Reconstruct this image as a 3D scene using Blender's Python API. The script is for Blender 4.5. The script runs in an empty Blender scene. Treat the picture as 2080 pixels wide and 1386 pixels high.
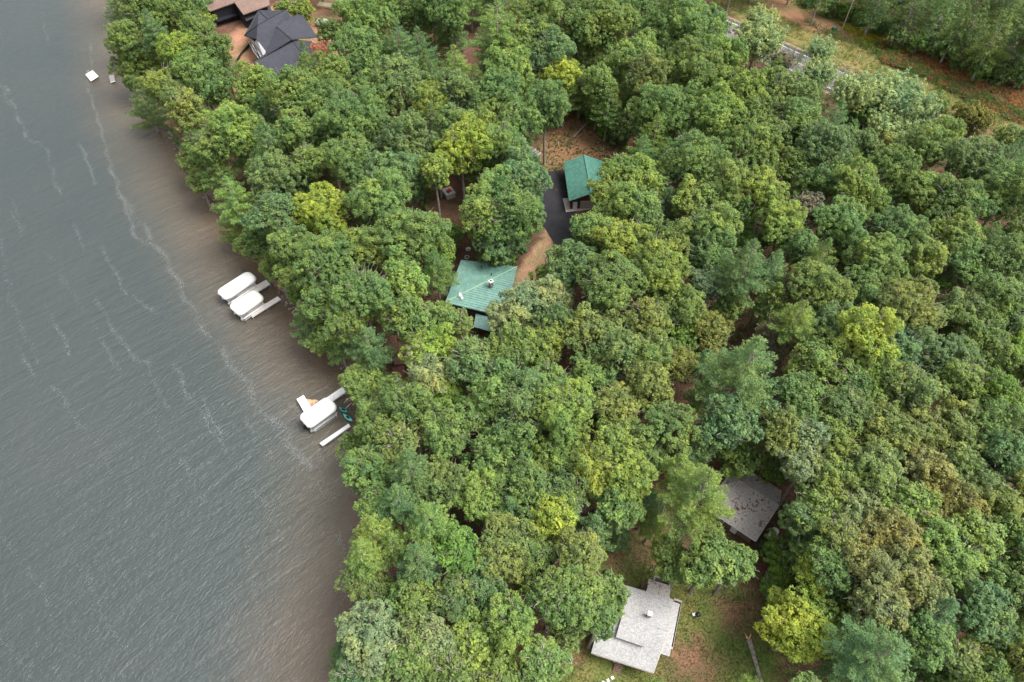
import bpy, math, random
import numpy as np
from mathutils import Vector, Matrix
R_ = random.Random(7)
sc = bpy.context.scene
COL = sc.collection

# ------------------------------------------------------------------ camera, world, sun, exposure
CZ = 101.0
FPX = 2080 * 24 / 36.0
TH = math.radians(38.6)
CT, ST = math.cos(TH), math.sin(TH)
cam = bpy.data.cameras.new('camera'); cam.lens = 24; cam.sensor_width = 36
cam.clip_end = 3000; cam.clip_start = 0.5
co = bpy.data.objects.new('camera', cam); COL.objects.link(co)
co.location = (0, 0, CZ); co.rotation_euler = (TH, 0, 0)
sc.camera = co
SUN_EL, SUN_AZ = math.radians(58), math.radians(100)     # azimuth measured from +Y towards +X
w = bpy.data.worlds.new('World'); sc.world = w; w.use_nodes = True
nt = w.node_tree; bg = nt.nodes['Background']
sky = nt.nodes.new('ShaderNodeTexSky'); sky.sky_type = 'NISHITA'; sky.sun_disc = False
sky.sun_elevation = SUN_EL; sky.sun_rotation = SUN_AZ
sky.dust_density = 4.0; sky.air_density = 1.0
hs = nt.nodes.new('ShaderNodeHueSaturation'); hs.inputs['Saturation'].default_value = 0.22
nt.links.new(sky.outputs[0], hs.inputs['Color']); nt.links.new(hs.outputs[0], bg.inputs[0])
bg.inputs[1].default_value = 0.15
sl = bpy.data.lights.new('sun', 'SUN'); sl.energy = 1.9; sl.angle = math.radians(35); sl.color = (1, .96, .9)
so = bpy.data.objects.new('sun', sl); COL.objects.link(so)
sd = Vector((math.sin(SUN_AZ) * math.cos(SUN_EL), math.cos(SUN_AZ) * math.cos(SUN_EL), math.sin(SUN_EL)))
so.rotation_euler = sd.to_track_quat('Z', 'Y').to_euler(); so.location = (0, 0, 200)
sc.view_settings.view_transform = 'Standard'; sc.view_settings.look = 'None'
sc.view_settings.exposure = 1.12; sc.view_settings.gamma = 1.0

def P(x, y, z=1.6):
    """ground point (at height z) that the photograph shows at pixel x, y"""
    u = x - 1040; v = 693 - y; t = (CZ - z) / (FPX * CT - v * ST)
    return Vector((u * t, (FPX * ST + v * CT) * t, z))
def Qn(X, Y, Z):
    d = CZ - Z; ww = Y * ST + d * CT; v = Y * CT - d * ST
    return 1040 + FPX * X / ww, 693 - FPX * v / ww
GZ = 1.6

# ------------------------------------------------------------------ shoreline (world xy)
SHORE_PX = [(205,-190),(225,-100),(255,0),(268,60),(283,150),(303,205),(338,258),(366,300),(405,372),(452,438),(508,520),(545,575),(590,605),
            (612,642),(652,702),(712,752),(742,790),(760,850),(752,930),(745,1000),(752,1060),(742,1130),(732,1200),
            (722,1280),(720,1386),(715,1560),(705,1900)]
SH = [P(x, y, 0.0).to_2d() for x, y in SHORE_PX]
d0 = (SH[0] - SH[1]).normalized(); SH = [SH[0] + d0 * 300] + SH
SHa = np.array([[p.x, p.y] for p in SH])
def shore_dist(X, Y):
    """signed distance to the shoreline, positive on land"""
    P2 = np.stack([X, Y], -1)
    best = np.full(X.shape, 1e9); sgn = np.zeros(X.shape)
    for i in range(len(SHa) - 1):
        a, b = SHa[i], SHa[i + 1]; ab = b - a
        t = np.clip(((P2 - a) @ ab) / (ab @ ab), 0, 1)
        q = a + t[..., None] * ab; dv = P2 - q; dd = np.hypot(dv[..., 0], dv[..., 1])
        cr = ab[0] * (P2[..., 1] - a[1]) - ab[1] * (P2[..., 0] - a[0])
        m = dd < best - 1e-9
        best = np.where(m, dd, best); sgn = np.where(m, np.sign(cr), sgn)
    return best * sgn
def sstep(a, b, x):
    t = np.clip((x - a) / (b - a), 0, 1); return t * t * (3 - 2 * t)
def gheight(d):
    return np.where(d > 0, -0.05 + 1.65 * sstep(0, 4.5, d), -0.05 - 2.5 * sstep(0, 25, -d))

# ------------------------------------------------------------------ materials
def mat(name, col, rough=0.7, noise=0.0, scale=3.0, metal=0.0, spec=0.4, bump=0.0, detail=4, col2=None):
    m = bpy.data.materials.new(name); m.use_nodes = True; n = m.node_tree; b = n.nodes['Principled BSDF']
    b.inputs['Roughness'].default_value = rough; b.inputs['Metallic'].default_value = metal
    b.inputs['Specular IOR Level'].default_value = spec
    b.inputs['Base Color'].default_value = (*col, 1)
    if noise or col2:
        tc = n.nodes.new('ShaderNodeTexCoord'); nz = n.nodes.new('ShaderNodeTexNoise')
        nz.inputs['Scale'].default_value = scale; nz.inputs['Detail'].default_value = detail
        n.links.new(tc.outputs['Object'], nz.inputs['Vector'])
        rp = n.nodes.new('ShaderNodeValToRGB')
        rp.color_ramp.elements[0].position = 0.35; rp.color_ramp.elements[1].position = 0.65
        c2 = col2 or tuple(min(1, c * (1 + noise)) for c in col)
        c1 = col if col2 else tuple(c * (1 - noise) for c in col)
        rp.color_ramp.elements[0].color = (*c1, 1); rp.color_ramp.elements[1].color = (*c2, 1)
        n.links.new(nz.outputs[0], rp.inputs[0]); n.links.new(rp.outputs[0], b.inputs['Base Color'])
        if bump:
            bp = n.nodes.new('ShaderNodeBump'); bp.inputs['Strength'].default_value = bump
            n.links.new(nz.outputs[0], bp.inputs['Height']); n.links.new(bp.outputs[0], b.inputs['Normal'])
    return m

def leaf_mat():
    m = bpy.data.materials.new('foliage'); m.use_nodes = True; n = m.node_tree; n.nodes.clear()
    out = n.nodes.new('ShaderNodeOutputMaterial'); oi = n.nodes.new('ShaderNodeObjectInfo')
    at = n.nodes.new('ShaderNodeAttribute'); at.attribute_name = 'tone'
    rp = n.nodes.new('ShaderNodeValToRGB'); e = rp.color_ramp.elements
    e[0].position = 0; e[0].color = (.70, .74, .80, 1)
    e[1].position = 1; e[1].color = (1.55, 1.42, 1.15, 1)
    x = e.new(.45); x.color = (1, 1, 1, 1)
    n.links.new(at.outputs['Fac'], rp.inputs[0])
    mx = n.nodes.new('ShaderNodeMix'); mx.data_type = 'RGBA'; mx.blend_type = 'MULTIPLY'; mx.inputs[0].default_value = 1
    n.links.new(oi.outputs['Color'], mx.inputs[6]); n.links.new(rp.outputs[0], mx.inputs[7])
    ge = n.nodes.new('ShaderNodeNewGeometry'); nz = n.nodes.new('ShaderNodeTexNoise'); nz.inputs['Scale'].default_value = .22; nz.inputs['Detail'].default_value = 4
    n.links.new(ge.outputs['Position'], nz.inputs['Vector']); r2 = n.nodes.new('ShaderNodeValToRGB'); r2.color_ramp.elements[0].position = .36; r2.color_ramp.elements[1].position = .64
    r2.color_ramp.elements[0].color = (.82, .93, 1.05, 1); r2.color_ramp.elements[1].color = (1.12, 1.06, .95, 1); n.links.new(nz.outputs[0], r2.inputs[0])
    mz = n.nodes.new('ShaderNodeMix'); mz.data_type = 'RGBA'; mz.blend_type = 'MULTIPLY'; mz.inputs[0].default_value = 1
    n.links.new(mx.outputs[2], mz.inputs[6]); n.links.new(r2.outputs[0], mz.inputs[7]); mx = mz
    p = n.nodes.new('ShaderNodeBsdfPrincipled'); p.inputs['Roughness'].default_value = .55
    p.inputs['Specular IOR Level'].default_value = .25
    t = n.nodes.new('ShaderNodeBsdfTranslucent'); ms = n.nodes.new('ShaderNodeMixShader'); ms.inputs[0].default_value = .42
    n.links.new(mx.outputs[2], p.inputs['Base Color']); n.links.new(mx.outputs[2], t.inputs['Color'])
    n.links.new(p.outputs[0], ms.inputs[1]); n.links.new(t.outputs[0], ms.inputs[2]); n.links.new(ms.outputs[0], out.inputs[0])
    return m
M = {}
M['leaf'] = leaf_mat()
M['bark'] = mat('bark', (.25, .22, .185), .9, .35, 2.5, bump=.4)
M['deadwood'] = mat('dead_wood', (.30, .27, .24), .9, .25, 4)
M['white'] = mat('white_canvas', (.80, .79, .76), .6, .03, .6)
M['cream'] = mat('cream_canvas', (.80, .78, .70), .6, .03, .6)
M['alu'] = mat('aluminium', (.55, .56, .58), .35, .1, 3, metal=.6)
M['plank'] = mat('pale_planks', (.72, .66, .61), .7, .08, 3)
M['plankwhite'] = mat('white_planks', (.80, .79, .77), .6, .04, 3)
M['black'] = mat('black_paint', (.015, .016, .02), .5, .2, 3)
M['browntrim'] = mat('brown_boards', (.10, .045, .028), .7, .3, 4)
M['brownwood'] = mat('weathered_boards', (.20, .125, .095), .8, .25, 5)
M['lumber'] = mat('fresh_lumber', (.62, .42, .20), .7, .15, 4)
M['lumberpale'] = mat('pale_lumber', (.70, .60, .38), .7, .1, 4)
M['stone'] = mat('field_stone', (.19, .175, .16), .85, .35, 3, bump=.4)
M['concrete'] = mat('concrete', (.50, .43, .38), .85, .1, 2)
M['whitepaint'] = mat('white_paint', (.75, .75, .74), .5, .05, 3)
M['teal'] = mat('teal_plastic', (.02, .45, .42), .4, .1, 3)
M['orange'] = mat('orange_plastic', (.75, .16, .06), .5, .1, 3)
M['red'] = mat('red_cloth', (.55, .03, .025), .7, .2, 6)
M['greypanel'] = mat('grey_panels', (.34, .35, .33), .7, .15, 4)
M['palepanel'] = mat('pale_lid', (.55, .55, .53), .7, .08, 3)
M['asphalt'] = mat('driveway_asphalt', (.019, .0182, .022), .85, .22, .55, bump=.1, detail=8)
M['roadasphalt'] = mat('road_asphalt', (.145, .13, .135), .9, .12, .8)
M['shoulderasphalt'] = mat('dark_asphalt', (.085, .075, .08), .9, .15, 1.5)
M['gravel'] = mat('gravel', (.22, .165, .095), .95, .25, 2)
M['roadpaint'] = mat('road_paint', (.65, .65, .63), .7, .08, 3)
M['yellowpaint'] = mat('yellow_paint', (.42, .33, .14), .7, .1, 3)
M['glass'] = mat('window_glass', (.03, .04, .05), .1, .1, 2, spec=.6)
M['housewrap'] = mat('white_house_wrap', (.62, .61, .62), .6, .1, 2)
M['siding'] = mat('tan_siding', (.38, .33, .28), .7, .08, 2)
M['silt'] = mat('black_fabric', (.02, .02, .022), .7, .2, 3)
M['lichen'] = mat('faded_metal', (.15, .26, .23), .5, .12, 2)
M['ridgemetal'] = mat('pale_green_cap', (.21, .33, .21), .5, .1, 3)

def roof_metal(name, col):
    m = mat(name, col, .38, .16, 1.1, spec=.5, detail=9); return m
M['greenroof'] = roof_metal('green_metal', (.125, .235, .198))
M['greenroof2'] = roof_metal('deep_green_metal', (.080, .205, .160))
def shingle(name, c1, c2, scale=7, debris=None):
    m = bpy.data.materials.new(name); m.use_nodes = True; n = m.node_tree; b = n.nodes['Principled BSDF']
    b.inputs['Roughness'].default_value = .9; b.inputs['Specular IOR Level'].default_value = .15
    tc = n.nodes.new('ShaderNodeTexCoord')
    vo = n.nodes.new('ShaderNodeTexVoronoi'); vo.inputs['Scale'].default_value = scale; n.links.new(tc.outputs['Object'], vo.inputs['Vector'])
    nz = n.nodes.new('ShaderNodeTexNoise'); nz.inputs['Scale'].default_value = .35; nz.inputs['Detail'].default_value = 5
    n.links.new(tc.outputs['Object'], nz.inputs['Vector'])
    bw = n.nodes.new('ShaderNodeSeparateColor'); n.links.new(vo.outputs['Color'], bw.inputs[0])
    ad = n.nodes.new('ShaderNodeMath'); ad.operation = 'MULTIPLY_ADD'; ad.inputs[1].default_value = .55
    n.links.new(bw.outputs[0], ad.inputs[0])
    m2 = n.nodes.new('ShaderNodeMath'); m2.operation = 'MULTIPLY'; m2.inputs[1].default_value = .5; n.links.new(nz.outputs[0], m2.inputs[0])
    n.links.new(m2.outputs[0], ad.inputs[2])
    rp = n.nodes.new('ShaderNodeValToRGB'); rp.color_ramp.elements[0].position = .15; rp.color_ramp.elements[1].position = .85
    rp.color_ramp.elements[0].color = (*c1, 1); rp.color_ramp.elements[1].color = (*c2, 1)
    n.links.new(ad.outputs[0], rp.inputs[0]); last = rp.outputs[0]
    if debris:
        n1 = n.nodes.new('ShaderNodeTexNoise'); n1.inputs['Scale'].default_value = 2.6; n1.inputs['Detail'].default_value = 6; n1.inputs['Roughness'].default_value = .75
        n2 = n.nodes.new('ShaderNodeTexNoise'); n2.inputs['Scale'].default_value = .35
        n.links.new(tc.outputs['Object'], n1.inputs['Vector']); n.links.new(tc.outputs['Object'], n2.inputs['Vector'])
        mm = n.nodes.new('ShaderNodeMath'); mm.operation = 'MULTIPLY_ADD'; mm.inputs[1].default_value = .35
        n.links.new(n2.outputs[0], mm.inputs[0]); n.links.new(n1.outputs[0], mm.inputs[2])
        r2 = n.nodes.new('ShaderNodeValToRGB'); r2.color_ramp.elements[0].position = .725; r2.color_ramp.elements[1].position = .79
        n.links.new(mm.outputs[0], r2.inputs[0])
        mx = n.nodes.new('ShaderNodeMix'); mx.data_type = 'RGBA'; mx.inputs[7].default_value = (*debris, 1)
        n.links.new(r2.outputs[0], mx.inputs[0]); n.links.new(last, mx.inputs[6]); last = mx.outputs[2]
    n.links.new(last, b.inputs['Base Color'])
    bp = n.nodes.new('ShaderNodeBump'); bp.inputs['Strength'].default_value = .25; n.links.new(vo.outputs['Distance'], bp.inputs['Height'])
    n.links.new(bp.outputs[0], b.inputs['Normal'])
    return m
M['shinglegrey'] = shingle('pale_grey_shingles', (.235, .23, .232), (.425, .415, .41))
M['shinglemid'] = shingle('weathered_grey_shingles', (.27, .245, .23), (.45, .41, .385), debris=(.10, .045, .03))
M['shingledark'] = shingle('charcoal_shingles', (.036, .038, .048), (.062, .064, .078), 5)
M['shinglebrown'] = shingle('brown_shingles', (.13, .085, .07), (.24, .165, .135), 6)

# ------------------------------------------------------------------ object helpers
def link(o): COL.objects.link(o); return o
def tag(o, label=None, cat=None, group=None, kind=None):
    if label: o['label'] = label
    if cat: o['category'] = cat
    if group: o['group'] = group
    if kind: o['kind'] = kind
    return o
def empty(name, loc, label, cat, group=None, rz=0):
    o = bpy.data.objects.new(name, None); o.location = loc; o.rotation_euler = (0, 0, rz); o.empty_display_size = .3
    link(o); return tag(o, label, cat, group)
class MB:
    def __init__(s): s.v = []; s.f = []; s.m = []
    def add(s, vs, fs, mi=0):
        b = len(s.v); s.v += [tuple(v) for v in vs]; s.f += [tuple(b + i for i in f) for f in fs]; s.m += [mi] * len(fs); return s
    def box(s, c, d, rz=0, mi=0, tilt=None, bev=0.0):
        """box of size d about c, edges chamfered by bev"""
        hx, hy, hz = d[0] / 2, d[1] / 2, d[2] / 2
        b = min(bev, hx * .9, hy * .9, hz * .9); rot = Matrix.Rotation(rz, 3, 'Z')
        if tilt is not None: rot = rot @ tilt
        if b <= 0:
            vs = [(x * hx, y * hy, z * hz) for z in (-1, 1) for y in (-1, 1) for x in (-1, 1)]
            fs = [(0, 2, 3, 1), (4, 5, 7, 6), (0, 1, 5, 4), (2, 6, 7, 3), (0, 4, 6, 2), (1, 3, 7, 5)]
        else:
            vs = []
            for (ix, iy, z) in ((hx, hy, -hz), (hx, hy, hz - b), (hx - b, hy - b, hz)):
                vs += [(-ix, -iy, z), (ix, -iy, z), (ix, iy, z), (-ix, iy, z)]
            fs = [(3, 2, 1, 0), (8, 9, 10, 11)]
            for k in (0, 4):
                for i in range(4): j = (i + 1) % 4; fs.append((k + i, k + j, k + 4 + j, k + 4 + i))
        return s.add([rot @ Vector(v) + Vector(c) for v in vs], fs, mi)
    def tube(s, a, b, r0, r1=None, n=8, mi=0, caps=True):
        a, b = Vector(a), Vector(b); r1 = r0 if r1 is None else r1; d = (b - a).normalized()
        x = d.orthogonal().normalized(); y = d.cross(x); vs = []
        for p, r in ((a, r0), (b, r1)):
            vs += [p + (x * math.cos(2 * math.pi * i / n) + y * math.sin(2 * math.pi * i / n)) * r for i in range(n)]
        fs = [(i, (i + 1) % n, n + (i + 1) % n, n + i) for i in range(n)]
        if caps: fs += [tuple(range(n - 1, -1, -1)), tuple(range(n, 2 * n))]
        return s.add(vs, fs, mi)
    def path(s, pts, rs, n=7, mi=0):
        rings = []; vs = []
        for i, p in enumerate(pts):
            p = Vector(p); d = (Vector(pts[min(i + 1, len(pts) - 1)]) - Vector(pts[max(i - 1, 0)])).normalized()
            x = d.cross(Vector((0.13, 1, 0.07))).normalized(); y = d.cross(x)
            vs += [p + (x * math.cos(2 * math.pi * k / n) + y * math.sin(2 * math.pi * k / n)) * rs[i] for k in range(n)]
        fs = [(i * n + k, i * n + (k + 1) % n, (i + 1) * n + (k + 1) % n, (i + 1) * n + k) for i in range(len(pts) - 1) for k in range(n)]
        fs += [tuple(range(n - 1, -1, -1)), tuple(range((len(pts) - 1) * n, len(pts) * n))]
        return s.add(vs, fs, mi)
    def slab(s, pts, t, mi=0):
        """polygon of 3-D points given thickness t downward"""
        pts = [Vector(p) for p in pts]
        nrm = sum(((pts[i] - pts[0]).cross(pts[(i + 1) % len(pts)] - pts[0]) for i in range(1, len(pts) - 1)), Vector())
        if nrm.z < 0: pts.reverse()
        n = len(pts); lo = [p - Vector((0, 0, t)) for p in pts]
        fs = [tuple(range(n)), tuple(range(2 * n - 1, n - 1, -1))] + [(i, n + i, n + (i + 1) % n, (i + 1) % n) for i in range(n)]
        return s.add(pts + lo, fs, mi)
    def build(s, name, m, parent=None, smooth=False, origin=None):
        me = bpy.data.meshes.new(name); o0 = Vector(origin) if origin is not None else Vector()
        me.from_pydata([tuple(Vector(v) - o0) for v in s.v], [], s.f)
        ms = m if isinstance(m, list) else [m]
        for x in ms: me.materials.append(x)
        if len(ms) > 1: me.polygons.foreach_set('material_index', s.m)
        if smooth: me.polygons.foreach_set('use_smooth', [True] * len(me.polygons))
        me.update()
        o = bpy.data.objects.new(name, me); link(o)
        if origin is not None: o.location = origin
        if parent is not None:
            o.parent = parent
            if origin is None: o.matrix_parent_inverse = parent_world(parent).inverted()
            else: o.matrix_parent_inverse = parent_world(parent).inverted()
        return o
def parent_world(p):
    m = Matrix.Translation(p.location) @ p.rotation_euler.to_matrix().to_4x4()
    if p.parent is not None: m = parent_world(p.parent) @ p.matrix_parent_inverse @ m
    return m
def npmesh(name, V, F, tone=None, mats=()):
    me = bpy.data.meshes.new(name); nf, k = F.shape
    me.vertices.add(len(V)); me.vertices.foreach_set('co', V.astype(np.float32).ravel())
    me.loops.add(nf * k); me.loops.foreach_set('vertex_index', F.astype(np.int32).ravel())
    me.polygons.add(nf); me.polygons.foreach_set('loop_start', np.arange(0, nf * k, k, dtype=np.int32))
    me.polygons.foreach_set('loop_total', np.full(nf, k, dtype=np.int32))
    if tone is not None:
        a = me.attributes.new('tone', 'FLOAT', 'FACE'); a.data.foreach_set('value', tone.astype(np.float32))
    for m in mats: me.materials.append(m)
    me.update(); me.validate(); return me
def quads(C, N, L, W, D=None, rs=None):
    """rhombic leaves: centres C, normals N, half length L, half width W, long axis near D"""
    n = len(C); rs = rs or np.random
    N = N / (np.linalg.norm(N, axis=1, keepdims=True) + 1e-9)
    if D is None: D = rs.normal(size=(n, 3))
    T = D - (D * N).sum(1, keepdims=True) * N; T /= np.linalg.norm(T, axis=1, keepdims=True) + 1e-9
    B = np.cross(N, T); L = np.asarray(L).reshape(-1, 1); W = np.asarray(W).reshape(-1, 1)
    V = np.stack([C + T * L, C + B * W, C - T * L, C - B * W], 1).reshape(-1, 3)
    return V, np.arange(4 * n).reshape(n, 4)

# ------------------------------------------------------------------ ground, water
def inpoly(X, Y, poly):
    r = np.zeros(X.shape, bool); n = len(poly)
    for i in range(n):
        x0, y0 = poly[i]; x1, y1 = poly[(i + 1) % n]
        if y0 == y1: continue
        c = ((y0 > Y) != (y1 > Y)) & (X < (x1 - x0) * (Y - y0) / (y1 - y0) + x0)
        r ^= c
    return r
def polyd(X, Y, poly):
    best = np.full(X.shape, 1e9); n = len(poly)
    for i in range(n):
        a = np.array(poly[i], float); b = np.array(poly[(i + 1) % n], float); ab = b - a
        t = np.clip(((X - a[0]) * ab[0] + (Y - a[1]) * ab[1]) / (ab @ ab + 1e-9), 0, 1)
        best = np.minimum(best, np.hypot(X - a[0] - t * ab[0], Y - a[1] - t * ab[1]))
    return np.where(inpoly(X, Y, poly), best, -best)
def wpoly(px, z=GZ): return [tuple(P(x, y, z).to_2d()) for x, y in px]
Z_LAWN = wpoly([(1085,1420),(1130,1320),(1200,1290),(1195,1180),(1215,1090),(1345,1080),(1420,1150),(1500,1190),(1545,1200),(1570,1300),(1600,1420),(1500,1600),(1085,1600)])
Z_CLEAR = wpoly([(1085,300),(1095,350),(1150,350),(1280,330),(1285,290),(1262,235),(1170,225),(1130,260)])
Z_PATH = wpoly([(1108,462),(1090,500),(1062,535),(1046,560),(1046,600),(1100,575),(1140,545),(1135,515)])
Z_CONS = wpoly([(450,90),(480,60),(515,20),(560,10),(600,5),(700,-40),(830,-40),(800,50),(760,110),(700,150),(640,90),(560,160),(545,225),(500,225),(445,200),(465,130)])
Z_FIELD = wpoly([(1300,-110),(1500,-90),(1640,0),(1760,45),(1850,95),(1960,145),(2080,180),(2300,240),(2300,400),(2080,300),(1960,240),(1840,190),(1740,145),(1600,85),(1480,25)])
Z_RUST = wpoly([(1785,85),(1850,102),(1990,150),(2110,185),(2180,300),(2060,250),(1960,205),(1860,150),(1790,130)])
Z_SAND2 = wpoly([(1560,-20),(1640,25),(1740,60),(1720,85),(1640,60),(1560,20)])
def ground_sheet(x0, x1, y0, y1, step, hole=None):
    xs = np.arange(x0, x1 + step * .5, step); ys = np.arange(y0, y1 + step * .5, step)
    return xs, ys
ax = np.concatenate([[-900, -500, -300, -220, -185], np.arange(-170, 181, .9), [200, 240, 320, 500, 900]])
ay = np.concatenate([[-600, -300, -120, -50, -15], np.arange(0, 232, .9), [240, 270, 330, 500, 900]])
X, Y = np.meshgrid(ax, ay); Dsh = shore_dist(X, Y)
rs = np.random.RandomState(3)
Zg = gheight(Dsh) + np.where(Dsh > 5, rs.normal(0, .03, X.shape), 0)
base = np.zeros(X.shape + (3,)); base[:] = (.098, .060, .044)
def blend(poly, col, soft):
    k = sstep(-soft, soft, polyd(X, Y, poly) + rs.normal(0, soft * .35, X.shape))[..., None]
    base[:] = base * (1 - k) + np.array(col) * k
blend(Z_FIELD, (.150, .145, .055), 2.0)
blend(Z_SAND2, (.22, .13, .08), 1.5)
blend(Z_RUST, (.17, .115, .06), 1.5)
blend(Z_LAWN, (.130, .155, .050), 1.8)
for pp in ([(1340,1300),(1420,1285),(1475,1340),(1440,1400),(1350,1400)], [(1215,1100),(1330,1095),(1345,1140),(1240,1155)], [(1445,1215),(1545,1195),(1565,1290),(1485,1300)], [(1120,1330),(1170,1310),(1180,1350),(1130,1360)]):
    blend(wpoly(pp), (.165, .115, .068), 1.6)
blend(Z_CLEAR, (.185, .112, .065), 1.5)
blend(Z_PATH, (.32, .225, .140), .8)
blend(Z_CONS, (.25, .160, .100), 1.5)
k = sstep(-6, -.3, Dsh)[..., None] * (1 - sstep(.3, 2.5, Dsh))[..., None]
base = base * (1 - k) + np.array((.16, .115, .085)) * k
def gridmesh(name, X, Y, Z, cols, attr):
    ny, nx = X.shape
    V = np.stack([X, Y, Z], -1).reshape(-1, 3)
    i = np.arange(ny * nx).reshape(ny, nx)
    F = np.stack([i[:-1, :-1], i[:-1, 1:], i[1:, 1:], i[1:, :-1]], -1).reshape(-1, 4)
    me = npmesh(name, V, F)
    a = me.color_attributes.new(attr, 'FLOAT_COLOR', 'POINT')
    a.data.foreach_set('color', np.concatenate([cols.reshape(-1, 3), np.ones((len(V), 1))], 1).astype(np.float32).ravel())
    me.polygons.foreach_set('use_smooth', [True] * len(me.polygons)); return me
def ground_mat():
    m = bpy.data.materials.new('forest_floor'); m.use_nodes = True; n = m.node_tree; b = n.nodes['Principled BSDF']
    b.inputs['Roughness'].default_value = .95; b.inputs['Specular IOR Level'].default_value = .1
    at = n.nodes.new('ShaderNodeAttribute'); at.attribute_name = 'soil'
    tc = n.nodes.new('ShaderNodeTexCoord')
    def nz(s, d, r=.6):
        q = n.nodes.new('ShaderNodeTexNoise'); q.inputs['Scale'].default_value = s; q.inputs['Detail'].default_value = d
        q.inputs['Roughness'].default_value = r; n.links.new(tc.outputs['Object'], q.inputs['Vector']); return q
    a, c = nz(.22, 6, .65), nz(3.0, 5, .7)
    r1 = n.nodes.new('ShaderNodeValToRGB'); r1.color_ramp.elements[0].position = .33; r1.color_ramp.elements[1].position = .67
    r1.color_ramp.elements[0].color = (.62, .86, .62, 1); r1.color_ramp.elements[1].color = (1.45, 1.12, 1.25, 1)
    r2 = n.nodes.new('ShaderNodeValToRGB'); r2.color_ramp.elements[0].position = .3; r2.color_ramp.elements[1].position = .72
    r2.color_ramp.elements[0].color = (.6, .6, .6, 1); r2.color_ramp.elements[1].color = (1.5, 1.45, 1.4, 1)
    n.links.new(a.outputs[0], r1.inputs[0]); n.links.new(c.outputs[0], r2.inputs[0])
    m1 = n.nodes.new('ShaderNodeMix'); m1.data_type = 'RGBA'; m1.blend_type = 'MULTIPLY'; m1.inputs[0].default_value = 1
    m2 = n.nodes.new('ShaderNodeMix'); m2.data_type = 'RGBA'; m2.blend_type = 'MULTIPLY'; m2.inputs[0].default_value = 1
    n.links.new(at.outputs['Color'], m1.inputs[6]); n.links.new(r1.outputs[0], m1.inputs[7])
    n.links.new(m1.outputs[2], m2.inputs[6]); n.links.new(r2.outputs[0], m2.inputs[7]); n.links.new(m2.outputs[2], b.inputs['Base Color'])
    bp = n.nodes.new('ShaderNodeBump'); bp.inputs['Strength'].default_value = .5; bp.inputs['Distance'].default_value = .15
    n.links.new(c.outputs[0], bp.inputs['Height']); n.links.new(bp.outputs[0], b.inputs['Normal']); return m
gm = gridmesh('ground', X, Y, Zg, base, 'soil'); gm.materials.append(ground_mat())
tag(link(bpy.data.objects.new('ground', gm)), kind='structure')

def water_mat():
    m = bpy.data.materials.new('lake_water'); m.use_nodes = True; n = m.node_tree; b = n.nodes['Principled BSDF']
    b.inputs['Roughness'].default_value = .12; b.inputs['IOR'].default_value = 1.33; b.inputs['Specular IOR Level'].default_value = .75
    at = n.nodes.new('ShaderNodeAttribute'); at.attribute_name = 'tint'
    tc = n.nodes.new('ShaderNodeTexCoord')
    def mp(rot, sx, sy):
        q = n.nodes.new('ShaderNodeMapping'); q.vector_type = 'TEXTURE'; q.inputs['Rotation'].default_value = (0, 0, rot); q.inputs['Scale'].default_value = (1 / sx, 1 / sy, 1)
        n.links.new(tc.outputs['Object'], q.inputs['Vector']); return q
    def nz(vec, s, d, r=.6, dist=0):
        q = n.nodes.new('ShaderNodeTexNoise'); q.inputs['Scale'].default_value = s; q.inputs['Detail'].default_value = d
        q.inputs['Roughness'].default_value = r; q.inputs['Distortion'].default_value = dist
        n.links.new(vec.outputs[0], q.inputs['Vector']); return q
    A = nz(mp(math.radians(40), .25, 1.0), .62, 3, .5, .3)       # long swell crests
    B = nz(mp(math.radians(52), .4, 1.0), 2.6, 4, .7, .3)      # wind chop
    C = nz(mp(0, 1, 1), .03, 3, .5)                             # broad patches
    ad = n.nodes.new('ShaderNodeMath'); ad.operation = 'MULTIPLY_ADD'; ad.inputs[1].default_value = 1.6
    n.links.new(A.outputs[0], ad.inputs[0]); n.links.new(B.outputs[0], ad.inputs[2])
    bp = n.nodes.new('ShaderNodeBump'); bp.inputs['Strength'].default_value = 1.0; bp.inputs['Distance'].default_value = .20
    n.links.new(ad.outputs[0], bp.inputs['Height']); n.links.new(bp.outputs[0], b.inputs['Normal'])
    rp = n.nodes.new('ShaderNodeValToRGB'); rp.color_ramp.elements[0].position = .3; rp.color_ramp.elements[1].position = .7
    rp.color_ramp.elements[0].color = (.86, .95, .93, 1); rp.color_ramp.elements[1].color = (1.1, 1.06, 1.06, 1)
    n.links.new(C.outputs[0], rp.inputs[0])
    mx = n.nodes.new('ShaderNodeMix'); mx.data_type = 'RGBA'; mx.blend_type = 'MULTIPLY'; mx.inputs[0].default_value = 1
    n.links.new(at.outputs['Color'], mx.inputs[6]); n.links.new(rp.outputs[0], mx.inputs[7]); n.links.new(mx.outputs[2], b.inputs['Base Color'])
    return m
wx = np.concatenate([[-1200, -600, -320, -220], np.arange(-170, 0, 2.0), [4, 10]])
wy = np.concatenate([[-700, -300, -100, -30], np.arange(0, 232, 2.0), [260, 330, 500, 1200]])
WX, WY = np.meshgrid(wx, wy); WD = -shore_dist(WX, WY)
deep = np.array((.046, .056, .055)); shal = np.array((.110, .087, .062)); edge = np.array((.110, .074, .047))
kk = sstep(2.5, 21, WD + rs.normal(0, .6, WD.shape))[..., None]; ke = sstep(0, 6, WD)[..., None]
wc = shal * (1 - kk) + deep * kk; wc = edge * (1 - ke) + wc * ke
wm = gridmesh('water', WX, WY, np.zeros(WX.shape), wc, 'tint'); wm.materials.append(water_mat())
tag(link(bpy.data.objects.new('water', wm)), kind='structure')
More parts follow.
